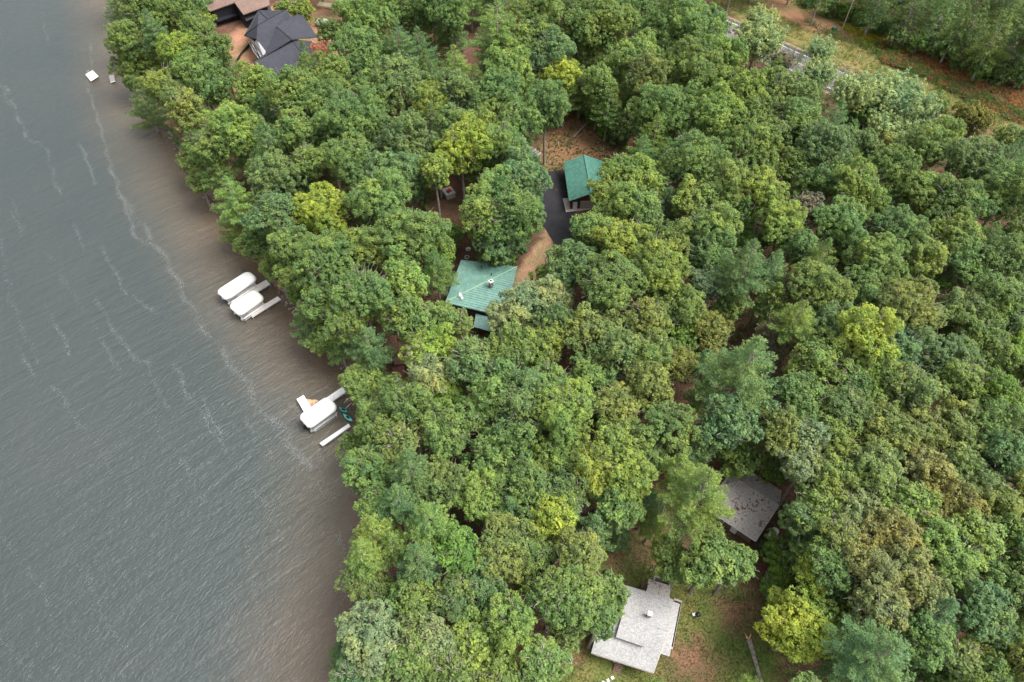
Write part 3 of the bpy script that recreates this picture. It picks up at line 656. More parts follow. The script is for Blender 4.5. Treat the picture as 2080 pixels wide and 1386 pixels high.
def quadframe(px, z):
    c = [P(x, y, z) for x, y in px]; o = sum(c, Vector()) / 4
    u = ((c[1] + c[2]) / 2 - (c[0] + c[3]) / 2); v = ((c[0] + c[1]) / 2 - (c[3] + c[2]) / 2)
    return o, u.normalized(), u.length, v.length
def pontoon(px, zc, label, m, lift_side, motor=False, crown=.34):
    o, u, L, Wd = quadframe(px, zc); v = Vector((-u.y, u.x, 0))
    e = empty('pontoon_boat', (o.x, o.y, 0), label, 'boat', 'covered pontoon boats at the docks')
    def w(a, b_, z): return Vector((o.x, o.y, 0)) + u * a + v * b_ + Vector((0, 0, z))
    # canopy: grid over a rounded outline, arched across, sagging between the bows
    b = MB(); nu, nv = 40, 16; vs = []; a = L / 2; hb = Wd / 2; lim = .55
    for i in range(nu + 1):
        s = -1 + 2 * i / nu; k = (1 - abs(s) ** 9) ** (1 / 3.0) if abs(s) < 1 else 0; k = max(k, .62)
        for j in range(nv + 1):
            t = -1 + 2 * j / nv
            zz = zc + crown * (1 - abs(t) ** 4) - .16 * abs(s) ** 12 + .035 * math.cos(s * 22) * (1 - t * t) + .02 * math.cos(t * 9) - crown * .5
            vs.append(w(a * s, hb * k * t, zz))
    fs = [(i * (nv + 1) + j, (i + 1) * (nv + 1) + j, (i + 1) * (nv + 1) + j + 1, i * (nv + 1) + j + 1) for i in range(nu) for j in range(nv)]
    nb = len(vs); ring = [i * (nv + 1) for i in range(nu + 1)] + [nu * (nv + 1) + j for j in range(1, nv + 1)] + [i * (nv + 1) + nv for i in range(nu - 1, -1, -1)] + [j for j in range(nv - 1, 0, -1)]
    vs += [vs[i] - Vector((0, 0, .38)) for i in ring]; n = len(ring)
    fs += [(ring[i], nb + i, nb + (i + 1) % n, ring[(i + 1) % n]) for i in range(n)]
    b.add(vs, fs); b.build('canopy', m, e, smooth=True)
    for s in (-.62, .62):
        b = MB(); q0 = w(-a * .92, s * hb, .42); q1 = w(a * .8, s * hb, .42); b.tube(q0, q1, .3, .3, 12); b.tube(q1, w(a * .95, s * hb, .55), .3, .06, 12); b.build('pontoon', M['alu'], e, smooth=True)
    b = MB(); b.box(w(0, 0, .86), (L * .86, Wd * .78, .1), math.atan2(u.y, u.x), bev=.02); b.build('deck', M['plank'], e)
    b = MB(); r = math.atan2(u.y, u.x)
    for s in (-1, 1):
        b.box(w(0, s * Wd * .38, 1.25), (L * .82, .05, .7), r, bev=.01)
        b.box(w(s * L * .41, 0, 1.25), (.05, Wd * .7, .7), r, bev=.01)
    b.build('fence_panel', M['alu'], e)
    b = MB()
    for s in (-1, 1):
        b.box(w(-L * .22, s * Wd * .24, 1.12), (L * .3, .55, .42), r, bev=.06); b.box(w(-L * .22, s * Wd * .34, 1.4), (L * .3, .14, .4), r, bev=.05)
    b.box(w(L * .12, -Wd * .2, 1.25), (.6, .6, .7), r, bev=.08); b.build('seat', M['cream'], e)
    for s1 in (-1, 1):
        for s2 in (-1, 1):
            b = MB(); q = w(s1 * L * .36, s2 * Wd * .46, 0); b.tube((q.x, q.y, -1.8), (q.x, q.y, zc - .1), .06, .06, 8); b.build('lift_post', M['alu'], e)
    b = MB()
    s = lift_side
    b.tube(w(-L * .4, s * Wd * .52, 1.15), w(L * .38, s * Wd * .52, 1.15), .07, .07, 8); b.tube(w(-L * .4, s * Wd * .46, .4), w(L * .38, s * Wd * .46, .4), .06, .06, 8)
    for k in (-.36, .36):
        b.tube(w(L * k, s * Wd * .46, 1.15), w(L * k, s * Wd * .62, 1.15), .05, .05, 6)
    b.build('lift_beam', M['alu'], e)
    if motor:
        b = MB(); b.box(w(-a * 1.02, 0, 1.2), (.55, .42, .75), r, bev=.12); b.box(w(-a * .97, 0, .4), (.2, .14, 1.1), r, bev=.03); b.build('outboard_motor', M['black'], e)
    return e
pontoon([(440.5,588),(507,546),(518,567),(454,610)], 2.7, 'longer white covered pontoon boat, farthest out of the two side by side', M['white'], -1)
pontoon([(465,618),(520,583),(533,607),(482,642)], 2.7, 'shorter cream covered pontoon boat beside the pale pinkish dock', M['cream'], -1, crown=.28)
pontoon([(605,842),(666,803),(685,826),(626,872)], 2.7, 'white covered pontoon boat at the long white dock, partly under tree leaves', M['white'], -1, True)
# tan mat lying in the corner of the L-shaped dock
b = MB(); c = [P(x, y, .55) for x, y in ((622,811),(646,813),(632,829),(627,826))]
n = 6; vs = []; fs = []
for i in range(n + 1):
    for j in range(n + 1):
        p = c[0].lerp(c[1], i / n).lerp(c[3].lerp(c[2], i / n), j / n); vs.append(p + Vector((0, 0, .12 * math.sin(i * 1.7 + j * 2.3))))
for i in range(n):
    for j in range(n): fs.append((i * (n + 1) + j, i * (n + 1) + j + 1, (i + 1) * (n + 1) + j + 1, (i + 1) * (n + 1) + j))
nb = len(vs); b.add(vs + [v - Vector((0, 0, .25)) for v in vs], fs + [tuple(nb + q for q in reversed(f)) for f in fs])
tag(b.build('tarpaulin', mat('tan_tarpaulin', (.55, .33, .2), .7, .3, 1.5), smooth=True), 'crumpled tan tarpaulin in the corner between the white docks', 'tarpaulin')
def kayak(px0, px1, label, m):
    a, b_ = P(*px0, .95), P(*px1, .95); b = MB(); N = 12; vs = []; d = (b_ - a).normalized(); s = Vector((-d.y, d.x, 0))
    for i in range(N + 1):
        t = i / N; wd = .36 * max(.03, math.sin(math.pi * t)) ** .7; q = a.lerp(b_, t) + Vector((0, 0, .18 * (2 * t - 1) ** 4))
        vs += [q + s * wd, q + s * wd * .6 + Vector((0, 0, .13)), q - s * wd * .6 + Vector((0, 0, .13)), q - s * wd, q - s * wd * .5 - Vector((0, 0, .2)), q + s * wd * .5 - Vector((0, 0, .2))]
    fs = [(i * 6 + k, i * 6 + (k + 1) % 6, i * 6 + 6 + (k + 1) % 6, i * 6 + 6 + k) for i in range(N) for k in range(6)] + [(0, 1, 2, 3, 4, 5), tuple(N * 6 + k for k in range(5, -1, -1))]
    b.add(vs, fs); c = empty('kayak', a.lerp(b_, .5) - Vector((0, 0, .25)), label, 'kayak'); b.build('hull', m, c, smooth=True)
    q = a.lerp(b_, .48) + Vector((0, 0, .12)); b = MB(); r = math.atan2(d.y, d.x); b.box(q, (.75, .38, .1), r, bev=.04); b.build('seat', M['black'], c)
kayak((690,829),(706,837), 'bright turquoise kayak among leaves between the covered boat and shore', M['teal'])
kayak((698,842),(716,856), 'pale turquoise kayak near the inner end of the lowest white dock', mat('pale_teal', (.12, .55, .48), .4, .1, 3))
def chair(p, rz, label, m):
    e = empty('chair', p, label, 'chair', rz=rz); R = Matrix.Translation(p) @ Matrix.Rotation(rz, 4, 'Z')
    def q(*a): return R @ Vector(a)
    b = MB(); b.box(q(0, 0, .4), (.6, .6, .06), rz, bev=.02); b.build('seat', m, e)
    b = MB(); b.box(q(-.36, 0, .75), (.06, .6, .8), rz, bev=.02, tilt=Matrix.Rotation(-.35, 3, 'Y')); b.build('backrest', m, e)
    for s in (-1, 1): b = MB(); b.box(q(0, s * .34, .6), (.7, .12, .04), rz, bev=.015); b.build('armrest', m, e)
    for sx in (-1, 1):
        for sy in (-1, 1): b = MB(); b.box(q(sx * .26, sy * .3, .2), (.07, .07, .4), rz); b.build('leg', m, e)
chair(P(752, 748, GZ) - Vector((0, 0, .25)), 2.4, 'white garden chair on the shore above the long white dock', M['whitepaint'])
chair(P(745, 745, GZ) - Vector((0, 0, .3)), 1.2, 'second white garden chair, nearer the water than its twin', M['whitepaint'])
chair(P(712, 724, GZ) - Vector((0, 0, .5)), 2.0, 'orange garden chair on the shore under the low trees', M['orange'])
# shore steps and landing of boards
e = empty('deck_stairs', P(808, 745, GZ), 'reddish brown board stairs and landing between trees behind the shore chairs', 'stairs')
c = [P(x, y, GZ + .9) for x, y in ((800,727),(826,724),(830,738),(802,742))]; b = MB()
for k in range(10): b.slab([c[0].lerp(c[1], k / 10), c[0].lerp(c[1], (k + .88) / 10), c[3].lerp(c[2], (k + .88) / 10), c[3].lerp(c[2], k / 10)], .06)
b.build('tread', M['brownwood'], e)
b = MB()
for q in c: b.tube((q.x, q.y, GZ - .2), (q.x, q.y, q.z - .03), .07, .07, 6)
b.path([c[3] + Vector((0, 0, .1)), c[2] + Vector((0, 0, .1))], [.08, .08], 4); b.build('post', M['brownwood'], e)
c = [P(x, y, GZ + .4) for x, y in ((796,746),(822,740),(820,765),(800,768))]; b = MB()
for k in range(9): b.slab([c[0].lerp(c[3], k / 9), c[0].lerp(c[3], (k + .88) / 9), c[1].lerp(c[2], (k + .88) / 9), c[1].lerp(c[2], k / 9)], .06)
b.build('landing', mat('red_boards', (.19, .085, .06), .8, .2, 4), e)

# ------------------------------------------------------------------ yard things
def rock(b, p, s, rnd):
    vs = []; n = 8
    for k, (zz, rr) in enumerate(((-.4, .7), (0, 1), (.4, .75), (.6, .35))):
        vs += [Vector(p) + Vector((math.cos(6.283 * i / n) * rr * s * rnd.uniform(.8, 1.15), math.sin(6.283 * i / n) * rr * s * rnd.uniform(.8, 1.15), zz * s)) for i in range(n)]
    fs = [(k * n + i, k * n + (i + 1) % n, (k + 1) * n + (i + 1) % n, (k + 1) * n + i) for k in range(3) for i in range(n)] + [tuple(3 * n + i for i in range(n))]
    b.add(vs, fs)
rk = random.Random(5)
def rocks(name, pts, lo, hi, n, label, m='stone', z=GZ, spread=.5):
    b = MB(); W_ = [P(x, y, z) for x, y in pts]
    for i in range(n):
        t = rk.random() * (len(W_) - 1); k = int(t); p = W_[k].lerp(W_[k + 1], t - k) + Vector((rk.gauss(0, spread), rk.gauss(0, spread), 0))
        rock(b, p, rk.uniform(lo, hi), rk)
    return tag(b.build(name, M[m]), label, 'rocks', kind='stuff')
rocks('shore_rocks', [(338,258),(366,300),(405,372),(452,438),(508,520)], .12, .38, 160, 'grey rocks along the shore above the docks', z=.05)
rocks('shore_rocks', [(575,592),(600,622),(622,655),(652,702),(712,752),(742,790),(760,850)], .12, .36, 200, 'grey rocks along the shore between the docks', z=.05)
rocks('rock_edging', [(922,560),(916,580),(905,608)], .2, .5, 22, 'pale grey rocks along the left wall of the green-roofed cabin', spread=.25)
def ring(px, r, label, m, extra=False):
    p = P(*px, GZ); e = empty('fire_ring', p, label, 'ring'); b = MB(); N = 18
    for i in range(N):
        a = 6.283 * i / N; b.box(p + Vector((math.cos(a) * r, math.sin(a) * r, .12)), (.3, .2, .26), a + 1.57, bev=.04)
    b.build('ring', M[m], e)
    b = MB(); b.tube(p + Vector((0, 0, .01)), p + Vector((0, 0, .08)), r * .85, r * .85, 16); b.build('ash_bed', M['black' if not extra else 'stone'], e)
    if extra:
        b = MB()
        for k in range(3): b.box(p + Vector((.25 * (k - 1), .1 * k, .2)), (.35, .25, .22), k, bev=.05)
        b.build('block', M['whitepaint'], e)
ring((948.5, 523.5), .42, 'small round ring of pale blocks just above the green-roofed cabin', 'palepanel')
ring((951, 507), .45, 'round pale ring holding blocks, farther above the green-roofed cabin', 'palepanel', True)
ring((1152, 1338), .7, 'round stone fire pit on the left side of the lawn', 'stone')
# grey lidded box with red cloth
o, u, L_, W_ = quadframe([(898,384),(917,378),(924,392),(906,399)], GZ + 1.3); r = math.atan2(u.y, u.x)
e = empty('storage_shed', (o.x, o.y, GZ), 'small grey panelled shed with a pale lid in the gap between trees', 'shed')
b = MB(); b.box((o.x, o.y, GZ + .62), (L_ * .94, W_ * .9, 1.24), r, bev=.03); b.build('wall', M['greypanel'], e)
b = MB(); v_ = Vector((-u.y, u.x, 0)); b.box((o.x, o.y, GZ + 1.3), (L_ * 1.02, W_ * .98, .12), r, bev=.04); b.build('lid', M['palepanel'], e)
b = MB()
for k in (-1, 0, 1):
    q = o - v_ * W_ * .46 + u * L_ * .3 * k; b.box((q.x, q.y, GZ + .62), (.06, .06, 1.1), r)
b.build('batten', M['palepanel'], e)
b = MB(); q = Vector((o.x + .05, o.y - .05, GZ + 1.37)); N = 14
rim = [q + Vector((math.cos(6.283 * i / N) * .62 * (1 + .35 * math.sin(i * 2.4)), math.sin(6.283 * i / N) * .75 * (1 + .3 * math.cos(i * 1.9)), .01)) for i in range(N)]
b.add([q + Vector((0, 0, .16))] + rim + [p_.lerp(q, .45) + Vector((0, 0, .12)) for p_ in rim], [(1 + i, 1 + (i + 1) % N, 1 + N + (i + 1) % N, 1 + N + i) for i in range(N)] + [(0, 1 + N + i, 1 + N + (i + 1) % N) for i in range(N)])
tag(b.build('cloth', M['red'], smooth=True), 'crumpled red cloth lying on the pale lid of the small shed', 'cloth')
# logs
def log(name, pts, r0, r1, label, cat='log', m='bark', z=GZ, extra=None):
    W_ = [P(x, y, z + (h if True else 0)) for x, y, h in pts]; b = MB(); n = len(W_)
    b.path(W_, [r0 + (r1 - r0) * i / (n - 1) for i in range(n)], 9); o0 = sum(W_, Vector()) / n
    e = empty(name, (o0.x, o0.y, z), label, cat); b.build('stem', M[m], e)
    if extra: extra(e, W_)
    return e
def splinter(e, W_):
    b = MB(); q = W_[0]; rr = random.Random(2)
    for k in range(9):
        a = rr.uniform(0, 6.28); d = (W_[0] - W_[1]).normalized() * rr.uniform(.4, 1.0) + Vector((math.cos(a), math.sin(a), abs(math.sin(a * 2)))) * .5; b.tube(q, q + d, .1, .02, 5)
    b.build('splintered_end', M['lumber'], e)
log('fallen_trunk', [(1521,1300,.35),(1528,1322,.3),(1536,1350,.25),(1548,1395,.2)], .36, .2, 'fallen tree trunk with a splintered end lying on the lawn', extra=splinter)
def forks(e, W_):
    b = MB(); rr = random.Random(9)
    for k in range(5):
        q = W_[-1].lerp(W_[-2], rr.uniform(0, .8)); b.path([q, q + Vector((rr.uniform(-1.5, 1.8), rr.uniform(-.5, 1.2), .3)), q + Vector((rr.uniform(-2.6, 2.6), rr.uniform(0, 1.8), .4))], [.07, .05, .02], 5)
    b.build('branch', M['deadwood'], e)
log('fallen_trunk', [(1165,279,.2),(1182,260,.3),(1203,240,.5)], .2, .12, 'pale fallen trunk lying in the clearing above the green-roofed garage', extra=forks, m='deadwood')
log('leaning_trunk', [(1195,237,0),(1182,207,3),(1167,178,6)], .17, .1, 'thin bare trunk leaning over in the gap above the garage clearing')
log('fallen_trunk', [(1640,40,.3),(1660,54,.2),(1667,74,.2)], .12, .06, 'thin pale fallen stem in the field above the road', m='deadwood')
b = MB()
e = empty('log_stack', P(1080, 302, GZ), 'grey stack of short logs beside the garage clearing', 'log stack')
q0 = P(1066, 296, GZ + .3); q1 = P(1092, 316, GZ + .3); dv = (q1 - q0).normalized(); sv = Vector((-dv.y, dv.x, 0))
for k in range(9):
    p = q0.lerp(q1, k / 8); ln = rk.uniform(.9, 1.4); b = MB(); an = rk.uniform(-.25, .25)
    s2 = (sv + dv * an).normalized(); b.tube(p - s2 * ln, p + s2 * ln, .2, .17, 9); b.build('log', M['deadwood'], e)
# site material round the unfinished house
def stack(px, z, h, name, label, cat, m, rows=3, group=None):
    o, u, L_, W_ = quadframe(px, z + h); r = math.atan2(u.y, u.x); v_ = Vector((-u.y, u.x, 0))
    e = empty(name, (o.x, o.y, z), label, cat, group)
    b = MB()
    for s in (-.35, .35): q = o + u * L_ * s; b.box((q.x, q.y, z + .06), (.12, W_, .12), r)
    b.build('skid', M['brownwood'], e)
    b = MB(); nb = 5
    for lv in range(rows):
        for k in range(nb):
            q = o + v_ * W_ * ((k + .5) / nb - .5) + u * rk.uniform(-.08, .08); b.box((q.x, q.y, z + .13 + (h - .13) * (lv + .5) / rows), (L_, W_ / nb * .94, (h - .13) / rows * .94), r)
    b.build('board', m, e); return e
stack([(646.5,3),(678.5,8),(676,15),(647,10)], GZ, .7, 'lumber_stack', 'pale yellow stack of new lumber on the bare building site', 'lumber', M['lumberpale'])
stack([(696,13),(720.5,15),(720,22.5),(696,21)], GZ, .8, 'shingle_pallet', 'dark pallet of roofing material right of the pale lumber', 'pallet', M['brownwood'])
stack([(721,11),(762,12),(760,18),(721,17.5)], GZ, .6, 'board_stack', 'long pale green-white stack of boards right of the dark pallet', 'boards', mat('wrapped_boards', (.48, .52, .45), .6, .1, 3))
o, u, L_, W_ = quadframe([(644,49),(664,50),(667,37),(646,34)], GZ + 1.3); r = math.atan2(u.y, u.x)
e = empty('equipment_trailer', (o.x, o.y, GZ), 'silver trailer loaded with white sheets right of the unfinished house', 'trailer')
L_, W_ = max(L_, W_), min(L_, W_)
b = MB(); b.box((o.x, o.y, GZ + .7), (L_, W_, .12), r, bev=.02)
for s in (-1, 1):
    q = o + Vector((-u.y, u.x, 0)) * s * W_ * .49; b.box((q.x, q.y, GZ + .95), (L_, .06, .4), r)
b.build('bed', M['alu'], e)
b = MB()
for k in range(6):
    q = o + Vector((-u.y, u.x, 0)) * W_ * ((k + .5) / 6 - .5) * .9; b.box((q.x, q.y, GZ + 1.05 + .04 * (k % 2)), (L_ * .92, W_ * .1, .3), r, bev=.01)
b.build('sheet', M['housewrap'], e)
for s in (-1, 1):
    for t in (-.12, .12):
        q = o + Vector((-u.y, u.x, 0)) * s * W_ * .56 + u * t * L_; v_ = Vector((-u.y, u.x, 0)); b = MB(); q.z = GZ + .36; b.tube(q - v_ * .11, q + v_ * .11, .36, .36, 14); b.build('wheel', M['black'], e)
b = MB(); q = o + u * L_ * .5; b.path([(q.x, q.y, GZ + .6), (q.x + u.x * 1.1, q.y + u.y * 1.1, GZ + .5)], [.06, .05], 5); b.build('drawbar', M['black'], e)
b = MB()
pts = [P(x, y, GZ) for x, y in ((507,94),(500,103),(491,112),(486.5,120),(481,127),(480.5,135),(484,142),(485.5,149),(479,158),(474,163),(469,172),(466,182))]
for i in range(len(pts) - 1):
    a, c = pts[i], pts[i + 1]; d = (c - a).normalized(); s = Vector((-d.y, d.x, 0)) * .05
    b.add([a - s, a + s, c + s, c - s] + [q + Vector((0, 0, .8)) for q in (a - s, a + s, c + s, c - s)], [(0, 1, 5, 4), (1, 2, 6, 5), (2, 3, 7, 6), (3, 0, 4, 7), (4, 5, 6, 7)])
e = empty('silt_fence', pts[5], 'black fabric silt fence curving over the bare soil left of the unfinished house', 'fence'); b.build('fabric', M['silt'], e)
for p in pts[::2]:
    b = MB(); b.box(p + Vector((.07, .07, .5)), (.06, .06, 1.0), .4); b.build('stake', M['lumber'], e)
b = MB(); pts = [P(x, y, GZ) for x, y in ((438,50),(462,38),(489,26))]
for i in range(2):
    for k in range(8):
        q = pts[i].lerp(pts[i + 1], (k + .5) / 8); d = pts[i + 1] - pts[i]; b.box(q + Vector((0, 0, .2)), (d.length / 8 * .95, .4, .45), math.atan2(d.y, d.x), bev=.05)
tag(b.build('retaining_wall', M['concrete']), 'low pale block wall in front of the brown-roofed house deck', 'wall')
# utility poles and stakes
def pole(px, h, r, label, arm=True, m='deadwood'):
    p = P(*px, GZ); e = empty('utility_pole', p, label, 'pole'); b = MB(); b.tube(p - Vector((0, 0, .3)), p + Vector((0, 0, h)), r, r * .7, 10); b.build('shaft', M[m], e)
    if arm:
        b = MB(); b.box(p + Vector((0, 0, h - .5)), (1.7, .12, .14), .5, bev=.02); b.build('crossarm', M['deadwood'], e)
        b = MB()
        for s in (-.7, 0, .7): q = p + Vector((math.cos(.5) * s, math.sin(.5) * s, h - .43)); b.tube(q, q + Vector((0, 0, .3)), .09, .05, 8)
        b.build('insulator', M['whitepaint'], e)
        b = MB(); q = p + Vector((-.3, -.1, h - 1.2)); b.tube(q, q + Vector((0, 0, .7)), .22, .22, 10); b.build('transformer', M['alu'], e)
pole((1709, 64), 10.2, .17, 'tall wooden utility pole with white fittings in the field by the dark woods')
pole((1845, 70), 9.5, .12, 'thin pale pole standing against the dark woods right of the utility pole', False)
p = P(1694, 61, GZ); e = empty('utility_box', p, 'small dark green utility box left of the utility pole', 'utility box')
b = MB(); b.box(p + Vector((0, 0, .4)), (1.1, .9, .75), .3, bev=.06); b.build('cabinet', mat('dark_green_paint', (.02, .09, .06), .5, .1, 3), e)
b = MB(); b.box(p + Vector((0, 0, .82)), (1.2, 1.0, .08), .3, bev=.03); b.build('lid', mat('green_lid', (.04, .16, .12), .5, .1, 3), e)
proto = None
for px, h, lab in (((1807, 98), 2.6, 'tall thin white marker post where the rust ferns begin'), ((1744, 122), 1.6, 'short white marker post on the grass above the road'),
                   ((1134, 294), .9, 'white stake in the clearing, right of the lone trunk'), ((1117, 333), 1.1, 'white stake at the foot of the lone trunk beside the driveway'),
                   ((1226, 305), .6, 'small white stake at the right side of the garage clearing'), ((1230, 318), .6, 'small white stake just above the garage roof'),
                   ((1215, 292), .5, 'small pale stake, farthest right in the upper clearing')):
    p = P(*px, GZ); b = MB(); b.tube(p - Vector((0, 0, .1)), p + Vector((0, 0, h - .12)), .07, .065, 8); b.tube(p + Vector((0, 0, h - .12)), p + Vector((0, 0, h)), .065, .02, 8)
    tag(b.build('marker_post', M['whitepaint'], origin=p), lab, 'marker post')
# propane tank
e = empty('propane_tank', P(1571, 1084, GZ), 'white propane tank under bushes at the lower corner of the needle-littered cabin', 'tank')
a = P(1578, 1074, GZ + .75); c = P(1562, 1096, GZ + .75); dv = (c - a).normalized(); b = MB(); N = 12; pts = []; rs_ = []
for i in range(N + 1):
    t = i / N; pts.append(a.lerp(c, t)); rs_.append(.58 * min(1, math.sqrt(max(.02, 1 - (abs(2 * t - 1)) ** 8))))
b.path(pts, rs_, 16); b.build('vessel', M['whitepaint'], e, smooth=True)
b = MB(); q = a.lerp(c, .5); b.tube(q + Vector((0, 0, .5)), q + Vector((0, 0, .75)), .16, .14, 10); b.build('valve_dome', M['alu'], e)
for t in (.22, .78):
    q = a.lerp(c, t); b = MB(); b.box((q.x, q.y, GZ + .1), (.25, .9, .35), math.atan2(dv.y, dv.x), bev=.02); b.build('support', M['concrete'], e)
# stepping stones, grill
for k, (x, y, lab) in enumerate(((1244,1377,'square pale stepping stone nearest the front steps'), (1235,1382.5,'square pale stepping stone, second from the front steps'),
                              (1226,1386,'square pale stepping stone, third from the front steps'), (1324,1160,'pale flat stone above the grey house, nearest its back roof'),
                              (1329.5,1154.5,'pale flat stone above the grey house, middle one of three'), (1334,1150,'pale flat stone above the grey house, farthest of three'))):
    b = MB(); b.box(P(x, y, GZ + .05), (.42, .4, .1), rk.uniform(0, 1), bev=.03)
    tag(b.build('stepping_stone', M['plankwhite' if k < 3 else 'concrete']), lab, 'stepping stone', 'flat stones round the grey house')
p = P(1415.6, 1252, GZ); e = empty('grill', p, 'small black kettle grill standing alone on the lawn', 'grill')
b = MB(); b.path([p + Vector((0, 0, z)) for z in (.55, .6, .75, .9, 1.0, 1.05)], [.1, .28, .36, .33, .2, .03], 14); b.build('kettle', M['black'], e, smooth=True)
for k in range(3): b = MB(); a_ = k * 2.094; b.tube(p + Vector((math.cos(a_) * .1, math.sin(a_) * .1, .6)), p + Vector((math.cos(a_) * .34, math.sin(a_) * .34, 0)), .025, .025, 6); b.build('leg', M['alu'], e)
b = MB(); b.box(p + Vector((-.55, .05, .65)), (.45, .4, .04), .2, bev=.01); b.build('shelf', M['alu'], e)
# car under the trees at the end of the driveway
e = empty('parked_vehicle', P(1171, 535, GZ), 'white vehicle almost hidden under leaves at the end of the driveway', 'vehicle')
q = P(1171, 537, GZ); rz = math.radians(60); Rm = Matrix.Translation(q) @ Matrix.Rotation(rz, 4, 'Z')
b = MB(); secs = [(-2.3, .45, .75, .85), (-2.2, .3, .95, .92), (-1.2, .28, 1.0, .93), (.9, .28, 1.0, .93), (2.0, .3, .92, .9), (2.3, .42, .75, .8)]; vs = []
for x, z0, z1, hw_ in secs: vs += [Rm @ Vector(t) for t in ((x, -hw_, z0), (x, -hw_, z1 - .12), (x, -hw_ * .9, z1), (x, hw_ * .9, z1), (x, hw_, z1 - .12), (x, hw_, z0))]
b.add(vs, [(i * 6 + k, i * 6 + (k + 1) % 6, i * 6 + 6 + (k + 1) % 6, i * 6 + 6 + k) for i in range(5) for k in range(6)] + [(5, 4, 3, 2, 1, 0), tuple(30 + k for k in range(6))]); b.build('body', M['whitepaint'], e)
b = MB(); b.add([Rm @ Vector(t) for t in ((-2.0, -.8, .99), (1.1, -.8, .99), (1.1, .8, .99), (-2.0, .8, .99), (-1.7, -.62, 1.5), (.3, -.62, 1.5), (.3, .62, 1.5), (-1.7, .62, 1.5))], [(0, 1, 5, 4), (1, 2, 6, 5), (2, 3, 7, 6), (3, 0, 4, 7)]); b.build('window_band', M['glass'], e)
b = MB(); b.box(Rm @ Vector((-.7, 0, 1.53)), (2.05, 1.28, .07), rz, bev=.03); b.build('roof', M['whitepaint'], e)
for sx in (-1.4, 1.4):
    for sy in (-.82, .82): b = MB(); b.tube(Rm @ Vector((sx, sy - .1, .34)), Rm @ Vector((sx, sy + .1, .34)), .34, .34, 14); b.build('wheel', M['black'], e)
# ------------------------------------------------------------------ tree meshes
def norm(a): return a / (np.linalg.norm(a, axis=1, keepdims=True) + 1e-9)
def tufts(C, O, tr, nl, rs, Ls, Ws, up=.5, rnd=.5, along=False):
    """nl leaves round every tuft centre C with outward axis O and radius tr"""
    n = len(C); D = norm(rs.normal(size=(n, nl, 3)).reshape(-1, 3) + np.repeat(O, nl, 0) * 1.0)
    T = np.repeat(tr, nl); rad = T * rs.uniform(.55, 1.02, n * nl)
    P_ = np.repeat(C, nl, 0) + D * rad[:, None]
    if along:
        N = norm(rs.normal(size=(n * nl, 3)) * .6 + np.array([0, 0, .8])); ax = D + np.repeat(O, nl, 0) * .8
        V, F = quads(P_, N, rs.uniform(Ls[0], Ls[1], n * nl), rs.uniform(Ws[0], Ws[1], n * nl), ax, rs)
    else:
        N = norm(D * .6 + np.array([0, 0, up]) + rs.normal(size=(n * nl, 3)) * rnd)
        V, F = quads(P_, N, rs.uniform(Ls[0], Ls[1], n * nl), rs.uniform(Ws[0], Ws[1], n * nl), None, rs)
    tone = np.clip(np.repeat(rs.normal(.45, .21, n), nl) + rs.normal(0, .14, n * nl), 0, 1)
    return V, F, tone
def merge(parts):
    V = []; F = []; T = []; k = 0
    for v, f, t in parts: V.append(v); F.append(f + k); T.append(t); k += len(v)
    return np.concatenate(V), np.concatenate(F), np.concatenate(T)
def crown_broad(R, seed, flat=1.0, dens=1.0, leaf=(.13, .22)):
    rs = np.random.RandomState(seed); n = int(18 + R * 5.0); lc = []; lr = []; tries = 0
    ns = rs.randint(3, 6); a0_ = rs.uniform(0, 6.28); subs = []
    for k in range(ns):
        a = a0_ + 6.283 * k / ns + rs.normal(0, .35); q = R * rs.uniform(.30, .58)
        subs.append((np.array([math.cos(a) * q, math.sin(a) * q, R * rs.uniform(-.38, .32)]), R * rs.uniform(.42, .64)))
    subs.append((np.array([rs.normal(0, .15) * R, rs.normal(0, .15) * R, R * rs.uniform(.1, .4)]), R * rs.uniform(.45, .6)))
    while len(lc) < n and tries < 4000:
        tries += 1
        sc_, sr = subs[rs.randint(len(subs))]; d = rs.normal(size=3); d /= np.linalg.norm(d); d[2] = d[2] if d[2] > -.4 else -d[2] * .5
        r_l = R * rs.uniform(.15, .27); p = sc_ + d * sr * rs.uniform(.6, 1.12) * np.array([1, 1, flat])
        if all(np.linalg.norm(p - c) > .56 * (r_l + r2) for c, r2 in zip(lc, lr)): lc.append(p); lr.append(r_l)
    for sc_, sr in subs:
        lc.append(sc_); lr.append(sr * .62); lc.append(sc_ * .8 - np.array([0, 0, R * .55])); lr.append(sr * .7)
    lt = rs.normal(0, .10, len(lc))
    C = []; O = []; TR = []; TT = []
    for c, r, tt in zip(lc, lr, lt):
        m = int(4 * math.pi * r * r / .62 * dens)
        D = norm(rs.normal(size=(m, 3))); D = D[D[:, 2] > -.45]
        p = c + D * r * rs.uniform(.82, 1.08, (len(D), 1)) * np.array([1, 1, .9])
        keep = np.ones(len(p), bool)
        for c2, r2 in zip(lc, lr):
            if c2 is not c: keep &= np.linalg.norm(p - c2, axis=1) > r2 * .86
        C.append(p[keep]); O.append(norm(D[keep] + p[keep] / R * .4)); TR.append(rs.uniform(.34, .66, keep.sum())); TT.append(np.full(keep.sum(), tt))
    C = np.concatenate(C); O = np.concatenate(O); TR = np.concatenate(TR)
    a = tufts(C, O, TR, 34, rs, leaf, (.07, .125), up=.8); a = (a[0], a[1], np.clip(a[2] + np.repeat(np.concatenate(TT), 34), 0, 1))
    m = int(90 * R); D = norm(rs.normal(size=(m, 3))) * (rs.uniform(0, .62, m) ** .6)[:, None] * R * np.array([1, 1, flat])
    b = tufts(D, norm(D), np.full(m, .5), 5, rs, (.18, .3), (.12, .2))
    return merge([a, b])
